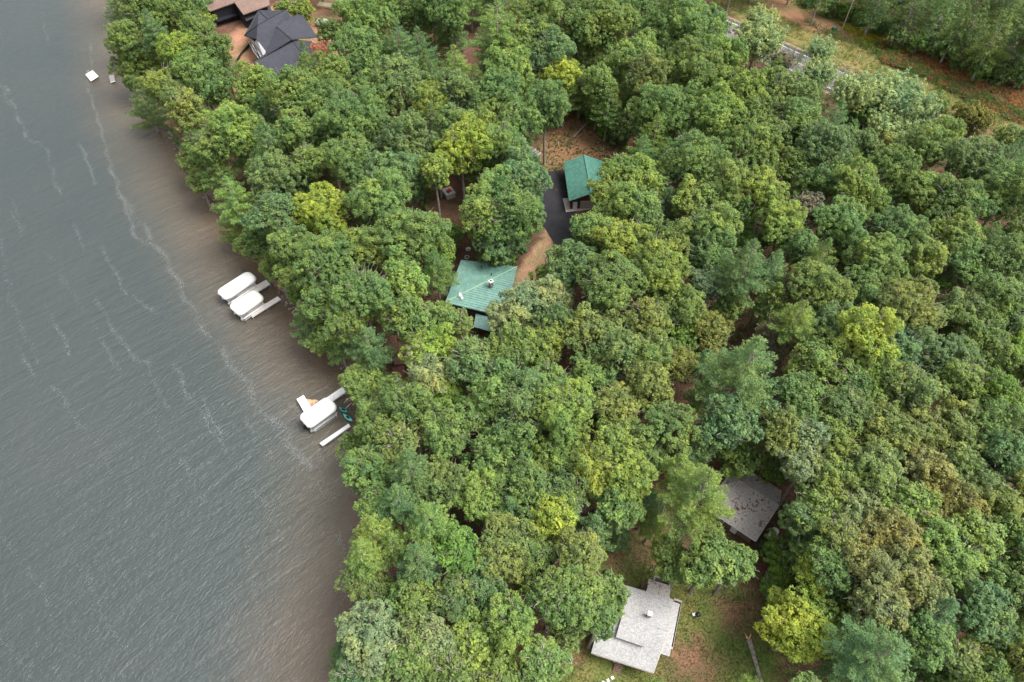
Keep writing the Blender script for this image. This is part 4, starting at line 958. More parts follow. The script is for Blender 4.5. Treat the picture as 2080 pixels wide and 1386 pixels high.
def crown_airy(R, seed):
    """narrow-leaved crown of upright sprays with pale twigs showing"""
    rs = np.random.RandomState(seed); C = []; O = []; TR = []
    for k in range(int(34 * R)):
        a = rs.uniform(0, 6.283); q = rs.uniform(.1, 1) ** .6; d = np.array([math.cos(a) * q, math.sin(a) * q, rs.uniform(.15, 1.0) * (1.1 - q * .5)])
        base_ = d * R * rs.uniform(.35, .6) - np.array([0, 0, R * .25]); tip = d * R * rs.uniform(.85, 1.1)
        for t in np.linspace(0, 1, 7):
            C.append(base_ + (tip - base_) * t + rs.normal(0, .14, 3)); O.append(d / np.linalg.norm(d)); TR.append(.5 - .3 * t)
    C = np.array(C); O = np.array(O); TR = np.array(TR)
    a = tufts(C, O, TR, 20, rs, (.16, .28), (.045, .08), along=True)
    m = int(150 * R); D = norm(rs.normal(size=(m, 3))) * (rs.uniform(0, .7, m) ** .6)[:, None] * R * np.array([1, 1, .7])
    return merge([a, tufts(D, norm(D), np.full(m, .5), 6, rs, (.18, .3), (.10, .17))])
def crown_pine(R, seed, up=1.05, dens=1.0, lean=.18):
    rs = np.random.RandomState(seed); C = []; O = []; TR = []; n = 11
    for k in range(n):
        f = k / (n - 1); z = -R * .95 + f * R * (up + .95); Lb = R * (1.02 - f ** 1.5 * .93)
        nb = rs.randint(5, 7); a0_ = rs.uniform(0, 6.28)
        for i in range(nb):
            a = a0_ + 6.283 * i / nb + rs.normal(0, .2); Lk = Lb * rs.uniform(.7, 1.08); d = np.array([math.cos(a), math.sin(a), 0]); s = np.array([-d[1], d[0], 0])
            m = max(3, int(Lk / .42 * dens))
            for j in range(m):
                t = .22 + .78 * (j + 1) / m; wdt = .34 * Lk * math.sin(min(1, t * 1.05) * 2.6) * .50
                for side in np.arange(-wdt, wdt + .01, .48) if wdt > .25 else [0]:
                    C.append(d * Lk * t * (1 - .05 * abs(side)) + s * (side + rs.normal(0, .08)) + np.array([0, 0, z + lean * Lk * t * t + rs.normal(0, .09)]))
                    oo = d * 1.0 + s * side * .9 + np.array([0, 0, .55]); O.append(oo / np.linalg.norm(oo)); TR.append(rs.uniform(.24, .38))
    for j in range(5): C.append(np.array([rs.normal(0, .1), rs.normal(0, .1), R * up + j * .16])); O.append(np.array([0, 0, 1.])); TR.append(.25)
    C = np.array(C); O = np.array(O); TR = np.array(TR)
    return tufts(C, O, TR, 17, rs, (.13, .22), (.035, .06), along=True)
def trunk_mesh(name, R, H, seed, kind):
    rr = random.Random(seed); b = MB(); tr = .17 + R * .025
    if kind == 'pine':
        b.path([(0, 0, -.3), (rr.uniform(-.1, .1), 0, H * .5), (0, 0, H), (0, 0, H + R * .9)], [tr * 1.1, tr * .85, tr * .55, .04], 8)
        for k in range(26):
            z = H - R * .95 + rr.random() * R * 1.7; f = (z - H + R) / (2 * R); a = rr.uniform(0, 6.28); l = R * (1 - f * .85) * .8
            b.path([(0, 0, z), (math.cos(a) * l * .5, math.sin(a) * l * .5, z + .1), (math.cos(a) * l, math.sin(a) * l, z + .25 * l * .6)], [.06, .04, .015], 4)
        for k in range(9):
            z = H * rr.uniform(.45, .8); a = rr.uniform(0, 6.28); l = rr.uniform(.5, 1.4); b.path([(0, 0, z), (math.cos(a) * l, math.sin(a) * l, z - .1)], [.035, .01], 4)
    else:
        top = H - R * .45
        mid = (rr.uniform(-.3, .3), rr.uniform(-.3, .3), top * .55); tp = (rr.uniform(-.4, .4), rr.uniform(-.4, .4), top)
        b.path([(0, 0, -.3), (0, 0, .4), mid, tp], [tr * 1.45, tr * 1.1, tr * .9, tr * .6], 9)
        for k in range(11):
            a = 6.283 * k / 11 + rr.uniform(-.3, .3); l = R * rr.uniform(.5, .92); z0 = top - rr.uniform(0, .3) * R; el = rr.uniform(.05, 1.1)
            p0 = Vector(tp) + Vector((0, 0, z0 - top)); p1 = p0 + Vector((math.cos(a) * l * .45, math.sin(a) * l * .45, l * (.3 + .3 * el))); p2 = p0 + Vector((math.cos(a) * l, math.sin(a) * l, l * (.35 + .6 * el)))
            b.path([p0, p1, p2], [tr * .45, tr * .25, .03], 5)
            for q in range(4):
                c = p1.lerp(p2, rr.random()); e = c + Vector((rr.uniform(-1, 1), rr.uniform(-1, 1), rr.uniform(0, .8))) * R * .3; b.path([c, e], [.04, .012], 4)
    if kind != 'pine':
        for k in range(int(10 + R * 5)):
            a = rr.uniform(0, 6.28); el = rr.uniform(-.1, 1.3); d = Vector((math.cos(a) * math.cos(el), math.sin(a) * math.cos(el), math.sin(el)))
            p = Vector((0, 0, H)) + d * R * rr.uniform(.55, .75); q = Vector((0, 0, H)) + d * R * rr.uniform(.9, 1.05) + Vector((rr.gauss(0, .3), rr.gauss(0, .3), 0))
            b.path([Vector(tp) - Vector((0, 0, .1)), p, p.lerp(q, .6) + Vector((rr.gauss(0, .15), rr.gauss(0, .15), 0)), q], [.07, .05, .03, .012], 4, mi=0)
    me_o = b.build(name, M['bark']); me = me_o.data; bpy.data.objects.remove(me_o); return me
MESH = {}
def reg(key, cr, R, kind, H):
    V, F, T = cr; me = npmesh('crown', V, F, T, [M['leaf']])
    MESH.setdefault(key, []).append((me, trunk_mesh('trunk', R, H, hash(key) % 97 + len(MESH.get(key, [])), kind), R, H))
for i in range(3): reg('Bs', crown_broad(2.9, 10 + i), 2.9, 'broad', 15)
for i in range(7): reg('Bm', crown_broad(4.0, 20 + i), 4.0, 'broad', 15)
for i in range(6): reg('Bl', crown_broad(5.4, 30 + i), 5.4, 'broad', 15)
for i in range(3): reg('Bx', crown_broad(7.2, 40 + i), 7.2, 'broad', 15)
for i in range(2): reg('K', crown_broad(2.4, 50 + i, flat=.7, leaf=(.12, .2)), 2.4, 'broad', 3)
for i in range(3): reg('Ps', crown_pine(3.2, 60 + i, up=1.25), 3.2, 'pine', 15)
for i in range(3): reg('Pl', crown_pine(5.0, 70 + i, up=.95), 5.0, 'pine', 15)
reg('Px', crown_pine(7.2, 75, up=.8, lean=.14), 7.2, 'pine', 15)
for i in range(3): reg('S', crown_pine(3.4, 80 + i, up=1.5, dens=.9, lean=-.08), 3.4, 'pine', 13)
for i in range(3): reg('W', crown_airy(4.2, 90 + i), 4.2, 'broad', 12)

PAL = dict(g=(.164,.262,.078), y=(.275,.378,.066), l=(.200,.302,.084), b=(.150,.248,.096), d=(.126,.206,.072), o=(.194,.266,.082),
           p=(.238,.322,.150), t=(.245,.284,.105), r=(.46,.20,.11), m=(.205,.232,.060), n=(.19,.18,.11), k=(.160,.285,.060), h=(.222,.322,.076))
CNAME = dict(g='mid-green', y='bright yellow-green', l='light green', b='bluish green', d='dark green', o='olive green', p='pale grey-green', t='tan and olive',
             r='rust-orange', m='dull yellow-olive', n='brownish grey', k='vivid green', h='fresh yellow-green')
KNAME = dict(B=('broadleaf_tree', 'broadleaf tree', 'tree'), P=('pine_tree', 'pine tree', 'pine tree'), S=('spruce_tree', 'conifer', 'conifer'), K=('bush', 'bush', 'bush'), W=('willow_tree', 'narrow-leaved tree', 'tree'))
HT = dict(B=14.2, P=15.6, S=9.5, K=3.6, W=10.5)
TREES = '''
250,15,44,P,b 300,22,44,B,g 350,12,42,B,g 385,16,36,B,g 258,82,36,B,g 313,64,36,P,b 378,40,36,B,l 408,44,24,B,h 368,108,36,B,y 432,98,34,B,g 283,146,46,B,g 337,178,40,B,l 380,160,38,B,g 430,152,38,B,g
296,212,44,P,b,12 370,215,38,B,o 420,195,36,B,g 496,188,34,B,h 428,256,38,B,h 430,294,36,B,g 384,322,26,B,o 471,229,30,B,g 498,286,38,B,l 404,368,26,B,o 545,290,34,P,b 589,219,56,B,g 548,172,32,B,h 622,120,22,S,b 655,106,19,B,r
680,66,28,B,g 672,151,38,B,l 640,190,34,B,g 612,160,30,B,g 670,252,40,B,g 680,312,32,B,d 473,400,44,P,l 532,350,36,B,g 579,380,46,B,b 558,435,46,B,b 656,390,36,B,y 478,450,44,P,l 623,425,34,B,g 520,490,40,B,g 590,500,38,B,g 622,330,34,B,g 690,440,30,B,y 665,450,28,B,h
730,20,36,B,l 767,34,38,B,l 828,27,42,B,g 888,20,42,B,g 936,20,34,B,d 1010,57,60,P,l,18 1052,13,30,P,g 1100,20,36,B,g 1148,44,36,B,g 1195,30,38,B,g 1245,44,42,B,l 1289,20,38,B,g 1333,37,40,B,g 1373,20,36,B,g
811,87,36,P,b 734,60,34,B,l 744,111,38,B,g 784,141,34,B,b 845,135,30,B,g 924,132,36,P,l 878,160,20,P,b 1053,101,44,B,g 1124,108,40,B,b 1020,141,40,B,h 1165,74,36,B,g 1225,80,36,B,l 1289,101,40,B,l 1356,84,44,B,g 1070,158,32,B,h 1138,150,36,B,y,13 1218,168,34,B,l,13 1285,145,34,B,g 1356,155,44,B,g 985,180,34,B,g
744,178,36,B,l 878,207,40,B,h 818,209,40,B,g 720,215,40,B,g 767,222,36,B,l 966,222,24,P,b 1030,205,42,B,g 1100,212,42,B,g 1063,252,38,B,g 1020,262,34,B,g 1138,218,26,B,g 730,262,40,B,g 801,286,48,B,b 858,300,42,B,b 936,300,48,B,y 884,345,28,B,h 767,262,30,B,g 925,245,30,B,g
720,303,34,B,g 722,353,44,B,g 784,345,44,B,b 832,362,44,B,b 1050,322,40,B,b,13 1063,378,46,B,b,13 1030,430,50,B,g,13 976,415,34,B,l,13 1080,445,30,B,g,13 1018,480,50,B,b,8 984,455,34,B,l,12 850,425,36,B,g 800,410,44,B,g 755,400,42,B,g 716,420,34,B,g 908,478,30,K,k 860,470,34,B,g 
1266,354,44,B,h,13 1322,378,38,B,h,13 1236,395,36,B,l,12 1256,432,42,B,l,12 1306,426,42,B,l 1213,455,34,B,l,12 1356,216,44,B,l,14 1310,240,30,B,g,12 1362,266,40,B,g 1330,300,32,K,d,7 1238,244,26,K,k,4 1262,262,26,K,d,4 1190,212,24,K,d,3 1370,363,40,B,b 1330,335,28,K,d,6 1215,225,22,K,k,4 1290,220,26,K,d,6 1400,310,40,B,g
1407,20,34,P,g,11 1457,47,26,B,g,8 1548,42,28,W,p 1541,88,44,W,p 1400,50,34,B,g 1424,80,36,B,g 1407,118,38,B,g 1474,111,38,B,h 1397,165,38,B,g 1447,150,40,B,b 1508,162,40,B,h 1568,200,40,B,o 1585,165,28,B,o 1629,202,34,B,h 1669,105,26,W,p 1664,150,30,W,p 1590,125,20,B,n
1735,192,42,W,p 1812,198,46,W,p 1848,228,44,W,p 1752,235,40,W,d,7 1800,262,40,W,p,8 1900,212,22,B,g,6 1925,269,34,B,h,9 1972,245,34,B,m,6 1868,268,34,B,g 1952,310,36,B,g 2010,320,38,B,g 2056,286,32,B,o,7 1683,256,30,B,b 1696,289,34,B,b 1757,292,32,B,b 1790,310,30,B,m,7 1640,290,36,B,g 1582,275,38,B,o 1538,236,36,B,g 1495,215,38,B,h 1430,215,40,B,h 1395,230,36,B,g
1464,266,40,B,o 1430,285,34,B,g 1498,300,38,B,g 1555,315,40,B,g 1612,335,34,B,g,13 1690,335,32,B,g,13 1409,345,40,B,b 1450,325,36,B,b 1491,353,38,B,o 1556,385,42,B,h 1714,372,36,B,h 1784,345,42,B,g 1828,370,36,B,g 1858,421,38,B,l 1767,407,40,B,h 1636,422,32,B,n 1683,445,34,B,g 1590,440,40,B,h 1414,404,42,B,l 1474,404,42,B,l 1530,420,38,B,g 1720,440,36,B,g 1440,440,36,B,l
1883,322,36,B,g 1900,360,36,B,o 1969,355,38,B,b 2025,385,38,B,g 1920,400,38,B,g 1960,437,40,B,g 2025,431,40,B,g 2067,410,28,B,n 2075,350,34,B,g 1815,440,34,B,g
740,480,40,B,g 801,478,42,B,g 750,527,42,B,g 835,510,50,B,g 715,590,44,B,g 893,515,32,K,k,6 820,574,46,B,h 758,600,44,B,g 690,520,40,B,g 665,480,36,B,y 640,545,42,B,g 600,560,34,B,g 560,540,32,B,g,9 605,590,24,K,k,5 650,610,34,B,g 700,650,42,B,g 665,680,34,B,g,8
623,655,36,P,b,7 690,700,32,P,g,7 750,702,46,P,b,11 810,635,40,B,g 846,662,38,B,g 888,650,44,B,l 872,706,42,B,y 925,655,26,B,o 935,706,36,B,g 
1042,500,26,K,d,4 990,524,24,K,d,3 1020,524,26,K,k,3 1070,618,50,B,p,12 1030,650,38,B,p,12 1118,605,42,B,p,12 1154,560,42,B,b,11 1186,540,34,B,g,11 1113,556,26,K,h,5 1205,601,46,B,b 1154,514,30,B,g,10 1245,500,40,B,l 1289,490,46,B,h 1345,500,44,B,l 1356,561,44,B,h 1306,565,44,B,h 1262,600,44,B,g 1356,615,42,B,g 1310,645,44,B,o 1205,487,34,B,g,12 1255,545,40,B,g
1037,712,46,B,g 985,715,34,B,g 1097,702,42,B,h 1131,655,40,B,d 1178,689,44,B,o 1230,660,40,B,o 1272,690,42,B,o 1255,735,44,B,o 1323,722,44,B,g 1200,745,42,B,g 1300,770,40,B,o 1385,680,36,B,k,11 1375,736,34,B,m,12 1440,679,44,B,m,11 1400,640,34,B,g
950,752,46,B,b 868,763,46,B,p 745,790,48,B,g,9 800,800,34,B,g,11 905,807,34,B,k,11 1037,763,46,B,g 1000,800,42,B,g 1080,830,46,B,b 1120,775,42,B,g 1035,835,40,B,b 976,835,38,B,l 919,854,34,B,b 835,824,44,B,g 767,847,42,B,g,11 734,905,38,B,g,9 815,898,40,B,o 780,880,34,B,g 870,880,38,B,g 925,905,32,B,m 1003,895,42,B,g 1045,880,38,B,g 1154,813,48,B,o 1210,790,44,B,g 1171,881,44,B,h 1130,860,40,B,g 1230,850,44,B,o 1272,820,42,B,o 1333,790,44,B,o 1350,850,42,B,g 1289,898,44,B,g 1235,905,40,B,g 1375,890,36,B,g
1447,482,44,B,l 1414,527,42,B,g 1582,487,38,B,h 1530,494,28,K,k,8 1515,540,56,P,b,19 1568,551,34,P,b 1440,580,38,B,p,12 1666,527,34,P,g 1717,480,44,B,g 1750,527,44,B,g 1801,554,44,B,g 1818,500,44,B,g 1875,520,42,B,l 1910,480,42,B,g 1952,487,42,B,o 1902,571,26,K,k,9 1969,537,42,B,g 2036,565,42,B,d 2036,515,40,B,b 2075,470,34,B,g 1630,500,36,B,g 1480,520,34,B,g
1632,585,42,B,g 1690,580,42,B,g 1620,648,48,P,l,17 1568,675,34,P,n,12 1481,625,30,B,g,10 1515,750,80,P,b,21 1685,725,42,B,l 1640,730,34,B,g 1666,775,44,B,l 1762,675,50,B,y,19 1690,655,44,B,b 1750,601,44,B,g 1818,611,42,B,o 1868,618,42,B,b 1845,660,42,B,o 1952,625,42,B,o 2010,615,42,B,g 2065,610,36,B,g 1969,672,42,B,b 2020,685,44,B,g 1900,700,42,B,b 1834,712,42,B,b 1945,725,42,B,g 2053,735,40,B,k,11 1834,765,42,B,o 1775,760,42,B,h 1902,760,42,B,g 1965,783,44,B,l 2025,800,42,B,k 2000,745,34,B,d
1600,813,40,B,g 1650,825,40,B,g 1717,830,42,B,o 1498,860,50,B,b 1464,824,36,B,g 1440,880,34,B,g 1582,871,44,B,o 1640,885,42,B,p 1700,880,42,B,g 1777,825,42,B,g 1851,813,42,B,o 1818,868,44,B,o 1885,857,44,B,o 1952,850,44,B,o 2020,855,44,B,g 1860,912,44,B,h 1935,905,44,B,o 2000,910,44,B,g 2060,900,40,B,d 1760,890,40,B,o 1725,770,36,B,g
750,954,46,B,g 833,956,46,P,b,18 811,1021,42,P,b,17 915,974,42,B,o 770,1025,38,B,g 1003,947,48,B,g 980,1010,48,B,h 1057,1015,44,B,g 761,1085,48,P,l,16 868,1061,50,P,l,18 929,1088,34,B,k 925,1150,38,B,k 1013,1090,48,B,o 1037,1149,44,B,o 1130,1050,44,B,y 1205,947,50,B,h 1272,964,52,B,h 1255,1030,44,B,g 1155,1000,40,B,d 1160,1115,44,B,o 1200,1145,36,B,h 1131,935,44,B,h 1080,960,40,B,g 1325,930,30,B,g,13
851,1140,44,P,b,17 800,1110,36,P,g 740,1129,38,P,l 734,1180,36,B,o 783,1209,32,B,h,11 820,1189,34,B,b 919,1216,44,B,d 986,1216,40,B,b 1020,1240,38,B,h 1053,1280,50,B,h 1121,1206,46,B,g 1178,1215,54,B,g 1235,1206,42,B,g 1154,1275,38,B,o,11 1215,1255,38,B,g 1090,1130,36,B,g 975,1160,38,B,g 880,1000,34,B,g
750,1283,52,B,p 767,1340,46,B,p 835,1317,42,B,g 888,1307,44,B,p 965,1320,50,B,h 925,1365,42,B,g 1095,1350,42,B,l 1010,1370,40,B,g 860,1250,38,B,g 850,1375,40,B,g 715,1375,34,B,b
1259,1092,26,P,b,4 1325,1062,30,P,l,7 1424,1000,74,P,l,19 1378,955,36,P,l 1440,1140,46,B,l,12 1385,1150,38,B,g,9 1492,1148,40,B,g,11 1350,1112,26,B,g,9 1510,925,40,B,g,8 1636,950,46,B,p 1575,950,30,K,k,6 1649,1061,48,B,b,12 1620,1030,30,B,d 1690,1025,38,B,g 1582,1118,28,K,k,4 1590,1160,28,K,k,4 1625,1100,26,K,k,5 1570,1190,24,K,k,3 1655,1172,36,B,y,11 1622,1275,58,B,y,10 1655,1250,40,B,h,10 1580,1225,24,B,y,8 1700,1235,26,B,y,8 1635,1205,20,K,d,4
1770,1160,52,B,t 1840,1160,52,B,t 1805,1220,52,B,t 1745,1225,40,B,t 1870,1215,36,B,t 1750,1040,44,B,t 1710,1090,36,B,o 1785,1090,42,B,t 1851,1021,44,B,h 1885,954,46,B,t 1801,960,46,B,o 1745,960,42,B,o 1825,1085,44,B,t 1880,1075,40,B,t 1952,960,46,B,o 2040,955,42,B,d 1935,1021,46,B,t 2020,1021,46,B,o 1986,1095,46,B,l 1920,1110,42,B,l 1952,1160,46,B,l 2020,1145,44,B,g 2060,1085,40,B,g 2053,1205,42,B,b 1985,1225,44,B,b 1905,1245,46,P,b 1784,1335,80,P,b,18 1952,1340,44,B,o,12 2055,1310,44,B,g,12 2010,1370,40,B,g,12 1900,1345,34,B,g,8 2010,1280,40,B,b 1700,1350,34,P,b,10 1880,1370,30,B,g,9
1672,-22,26,S,d 1712,-40,24,S,d 1765,-16,26,S,g 1785,2,32,S,d 1820,-15,34,S,g 1852,18,34,S,d 1875,-15,34,S,d 1905,42,36,S,g 1938,12,38,S,d 1930,-25,34,S,g 1972,56,38,S,d 1992,5,38,S,g 2035,48,38,S,d 2050,-5,38,S,g 2018,85,36,S,g 2068,92,36,S,d 1940,70,30,S,g
1900,88,20,K,d,4 1955,112,24,K,d,4 1998,132,24,K,k,4 2045,142,26,K,d,4 2085,150,26,K,g,4 1830,72,20,K,d,4 1868,82,20,K,k,4 1755,30,20,K,k,3 1795,50,20,K,g,3 1925,100,20,K,k,3 1690,12,18,K,g,3 1720,20,18,K,k,3 1650,-2,18,K,h,2
610,20,22,K,h,5 575,14,16,K,h,3 400,60,28,B,g 700,90,30,B,g 
'''
TL = []
for tok in TREES.split():
    q = tok.split(','); TL.append([float(q[0]), float(q[1]), float(q[2]), q[3], q[4], float(q[5]) if len(q) > 5 else None])
# gaps in the woods that no listed crown covers
OPEN = [[(-50,-50),(205,-50),(240,150),(270,250),(370,300),(430,440),(520,540),(590,620),(640,700),(715,760),(700,900),(715,1100),(680,1386),(-50,1500)],
        [(440,110),(425,20),(400,-60),(840,-60),(800,30),(690,50),(690,130),(640,130),(560,170),(520,230),(480,170)],
        [(1050,330),(1060,270),(1120,230),(1150,200),(1270,230),(1280,310),(1230,330),(1230,400),(1200,440),(1180,500),(1140,560),(1060,590),(1060,650),(960,690),(880,640),(880,560),(920,480),(880,420),(870,370),(960,370),(960,430),(1090,480)],
        [(1400,-60),(1900,-60),(2200,150),(2200,360),(1950,290),(1700,220),(1450,60)],
        [(1095,1420),(1110,1310),(1210,1290),(1200,1100),(1330,1030),(1500,930),(1600,960),(1600,1120),(1560,1230),(1690,1190),(1700,1400)],
        [(790,660),(840,740),(820,800),(780,780)], [(1640,360),(1670,360),(1670,420),(1640,420)],
        [(1380,830),(1420,780),(1420,900),(1390,900)], [(610,570),(680,590),(670,660),(620,620)],[(880,80),(980,90),(960,170),(870,150)]]
SPECIAL = {(1515,750): 'giant bluish green pine, widest star-shaped crown in the middle of the woods', (1762,675): 'bright yellow-green round tree standing out alone in the dense right-hand woods',
           (1424,1000): 'giant light green pine overhanging the left side of the needle-littered cabin', (1784,1335): 'huge bluish green pine at the bottom edge, right of the lawn trees',
           (1622,1275): 'largest yellow-green tree right of the fallen log on the lawn', (655,106): 'small rust-orange dying tree against the unfinished house roof',
           (936,300): 'bright yellow-green tree just above the small shed with red cloth', (1070,618): 'pale grey-green tree covering the right corner of the green-roofed cabin',
           (1266,354): 'yellow-green tree covering the right half of the green-roofed garage', (1259,1092): 'small bluish low pine at the edge of the brown gap above the lawn',
           (368,108): 'bright yellow-green tree left of the unfinished house, near the shore', (1050,322): 'bluish green tree filling the space left of the black driveway top',
           (1440,1140): 'wide light green tree between the pale grey house and the needle-littered cabin', (623,655): 'small bluish pine on the shore beside the lower pinkish dock'}
KEEP = set(SPECIAL) | {(1218,168),(1138,150),(1256,432),(1322,378),(1063,378),(888,650),(1655,1172),(1130,1050),(1580,1225),(1700,1235),(1385,1150),(1492,1148),(1350,1112),(1178,1215),(1235,1206),(1215,1255),(1325,930),(1236,395),(1018,480),(1205,947),(1655,1250),(1510,925),(385,16),(408,44),(432,98),(680,66),(400,60),(672,151),(1649,1061),(1636,950)}
def merge_crowns(limit):
    B_ = [t for t in TL if t[3] == 'B' and (int(t[0]), int(t[1])) not in KEEP]; rest = [t for t in TL if not (t[3] == 'B' and (int(t[0]), int(t[1])) not in KEEP)]
    shore_x = lambda y: np.interp(y, [p[1] for p in SHORE_PX], [p[0] for p in SHORE_PX])
    fam = dict(g=0, b=0, d=0, p=1, o=2, h=2, l=2, t=3, m=3, y=4, r=5, n=6, k=4)
    tot = len([t for t in rest if t[3] == 'B'])
    while len(B_) + tot > limit:
        A_ = np.array([[t[0], t[1], t[2]] for t in B_]); D_ = np.hypot(A_[:, None, 0] - A_[None, :, 0], A_[:, None, 1] - A_[None, :, 1])
        fm = np.array([fam[t[4]] for t in B_]); D_ = D_ * np.where(fm[:, None] == fm[None, :], 1, 1.45) + (A_[:, None, 2] + A_[None, :, 2]) * .55
        hh = np.array([t[5] or 15 for t in B_]); D_ += np.abs(hh[:, None] - hh[None, :]) * 6; sh = np.array([t[0] - shore_x(t[1]) < 75 for t in B_]); D_ += (sh[:, None] | sh[None, :]) * 45; np.fill_diagonal(D_, 1e9)
        i, j = np.unravel_index(D_.argmin(), D_.shape); a, b = B_[i], B_[j]; d = math.hypot(a[0] - b[0], a[1] - b[1])
        wa, wb = a[2] ** 2, b[2] ** 2; f = wb / (wa + wb); big = a if wa >= wb else b
        m = [a[0] + (b[0] - a[0]) * f, a[1] + (b[1] - a[1]) * f, min(64, (wa + wb) ** .5 * .78 + d * .10), 'B', big[4], big[5]]
        B_ = [t for q, t in enumerate(B_) if q not in (i, j)] + [m]
    return rest + B_
TL = merge_crowns(268)
fr = random.Random(11); gx = [(x + fr.uniform(-14, 14), y + fr.uniform(-14, 14)) for y in range(-60, 1440, 26) for x in range(200, 2150, 26)]
fr.shuffle(gx); nfill = 0
for x, y in gx:
    if any(bool(inpoly(np.array([x]), np.array([y]), pl)[0]) for pl in OPEN): continue
    if min(math.hypot(x - t[0], y - t[1]) - .86 * (t[2] * (1 if t[3] != 'K' else .5)) for t in TL) < (14 if y > 330 else 5): continue
    if shore_dist(np.array([P(x, y, 15).x]), np.array([P(x, y, 15).y]))[0] < 1: continue
    nb = sum(t[3] == 'B' for t in TL); piney = x < 900 or fr.random() < .3
    if nb < 297 and not (piney and fr.random() < .5): TL.append([x, y, fr.uniform(36, 46), 'B', fr.choice('gglob'), None]); nfill += 1
    else: TL.append([x, y, fr.uniform(32, 42), 'P', fr.choice('gggb'), fr.uniform(9, 12)]); nfill += 1
print('TREES', len(TL), 'fill', nfill, 'B', sum(t[3] == 'B' for t in TL))

# ------------------------------------------------------------------ place trees
LAND = [('green-roofed cabin',985,590),('green-roofed garage',1185,365),('unfinished house',570,90),('brown-roofed house',470,15),('pale grey house',1290,1280),('needle-littered cabin',1520,1020),
        ('small shed with red cloth',907,388),('square swim raft',186,158),('paired covered boats',490,595),('long white dock',680,810),('utility pole',1712,45),('asphalt road',1560,85),
        ('fallen log on the lawn',1530,1340),('kettle grill',1415,1251),('black driveway',1130,440),('upper clearing',1180,290),('equipment trailer',655,46),('board stairs by the shore',812,745),
        ('giant bluish pine',1515,750),('lone bright yellow-green tree',1762,675),('large tan and olive crowns',1800,1180),('rust ferns',1960,190),('giant light green pine',1424,1000),
        ('huge bluish bottom-edge pine',1784,1335),('pale narrow-leaved roadside trees',1800,190),('fire pit on the lawn',1152,1338),('white propane tank',1571,1084),
        ('top right photo corner',2080,0),('bottom right photo corner',2080,1386),('right edge midpoint',2080,690),('lowest white dock',680,885),('top end of the shore',240,20),
        ('bare brown gap on the right',1650,395),('bottom end of the shore',690,1386),('top edge midpoint',1040,0)]

def direction(dx, dy):
    a = math.degrees(math.atan2(-dy, dx)) % 360
    return ['right of', 'upper right of', 'above', 'upper left of', 'left of', 'lower left of', 'below', 'lower right of'][int((a + 22.5) // 45) % 8]
ORD = ['nearest', 'second nearest', 'third nearest', 'fourth nearest', 'fifth nearest', 'sixth nearest', 'seventh nearest', 'eighth nearest', 'ninth nearest', 'tenth nearest', 'eleventh nearest', 'twelfth nearest']
INFO = []
for i, (x, y, r, k, c, h) in enumerate(TL):
    if (int(x), int(y)) in SPECIAL: INFO.append(None); continue
    d, nm, dx, dy = min((math.hypot(x - lx, y - ly), n_, x - lx, y - ly) for n_, lx, ly in LAND)
    INFO.append((d, CNAME[c], KNAME[k][1], direction(dx, dy), nm))
groups = {}
for i, f in enumerate(INFO):
    if f: groups.setdefault(f[1:], []).append((f[0], i))
LAB = {}
for key, lst in groups.items():
    lst.sort(); c, k, dr, nm = key
    for j, (d, i) in enumerate(lst):
        LAB[i] = f'{c} {k} {dr} the {nm}' if len(lst) == 1 else f'{c} {k} {dr} the {nm}, {ORD[j]}'
GRP = dict(B='broadleaf trees of the lakeside woods', P='pines of the lakeside woods', S='dark conifers beyond the road', K='bushes and saplings at the wood edges', W='pale narrow-leaved roadside trees')
tr_ = random.Random(21); warn = []
for i, (x, y, r, k, c, h) in enumerate(TL):
    zc = (h if h is not None else HT[k] + tr_.uniform(-1.6, 1.6)) + GZ
    den = FPX * CT - (693 - y) * ST
    R = r / den * (CZ - zc) * (1.13 if k != 'W' else 1.2)
    hc = zc - GZ
    if h is not None and k != 'K': hc = max(hc, R * .85 + .8)
    if k == 'B': key = 'Bs' if R < 3.4 else 'Bm' if R < 4.75 else 'Bl' if R < 6.6 else 'Bx'
    elif k == 'P': key = 'Ps' if R < 4.0 else 'Pl' if R < 6.4 else 'Px'
    else: key = k
    cm, tm, R0, H0 = tr_.choice(MESH[key]); s = R / R0; p = P(x, y, zc)
    sdv = float(shore_dist(np.array([p.x]), np.array([p.y]))[0]); base_p = Vector((p.x, p.y))
    while sdv < 1.2 and zc > 8:
        zc -= .6; p = P(x, y, zc); sdv = float(shore_dist(np.array([p.x]), np.array([p.y]))[0]); base_p = Vector((p.x, p.y))
    gz = float(gheight(np.array([max(sdv, 0.0)]))[0])
    if sdv < .8: warn.append((int(x), int(y), round(sdv, 1)))
    name, _, cat = KNAME[k]
    e = empty(name, (base_p.x, base_p.y, gz), SPECIAL.get((int(x), int(y))) or LAB[i], cat, GRP[k], rz=0)
    rz = tr_.uniform(0, 6.28)
    cr = bpy.data.objects.new('crown', cm); link(cr); cr.parent = e; cr.location = (0, 0, zc - gz); cr.rotation_euler = (0, 0, rz); cr.scale = (s, s, s * tr_.uniform(.92, 1.1))
    a = PAL[c]; j = tr_.uniform(.92, 1.10); hshift = tr_.uniform(-.08, .10)
    if k == 'W': j *= 1.4
    if k == 'P': j *= 1.15
    cr.color = (a[0] * j * 1.07 * (1 + hshift), a[1] * j, a[2] * j * (1 - hshift), 1)
    tk = bpy.data.objects.new('trunk' if k != 'K' else 'stem', tm); link(tk); tk.parent = e; tk.rotation_euler = (0, 0, rz); tk.scale = (s, s, (zc - gz) / H0)
    for bd in BUILDINGS:
        if inpoly(np.array([p.x]), np.array([p.y]), [(q.x, q.y) for q in bd])[0]: warn.append(('BLD', int(x), int(y)))
print('WARN', warn)

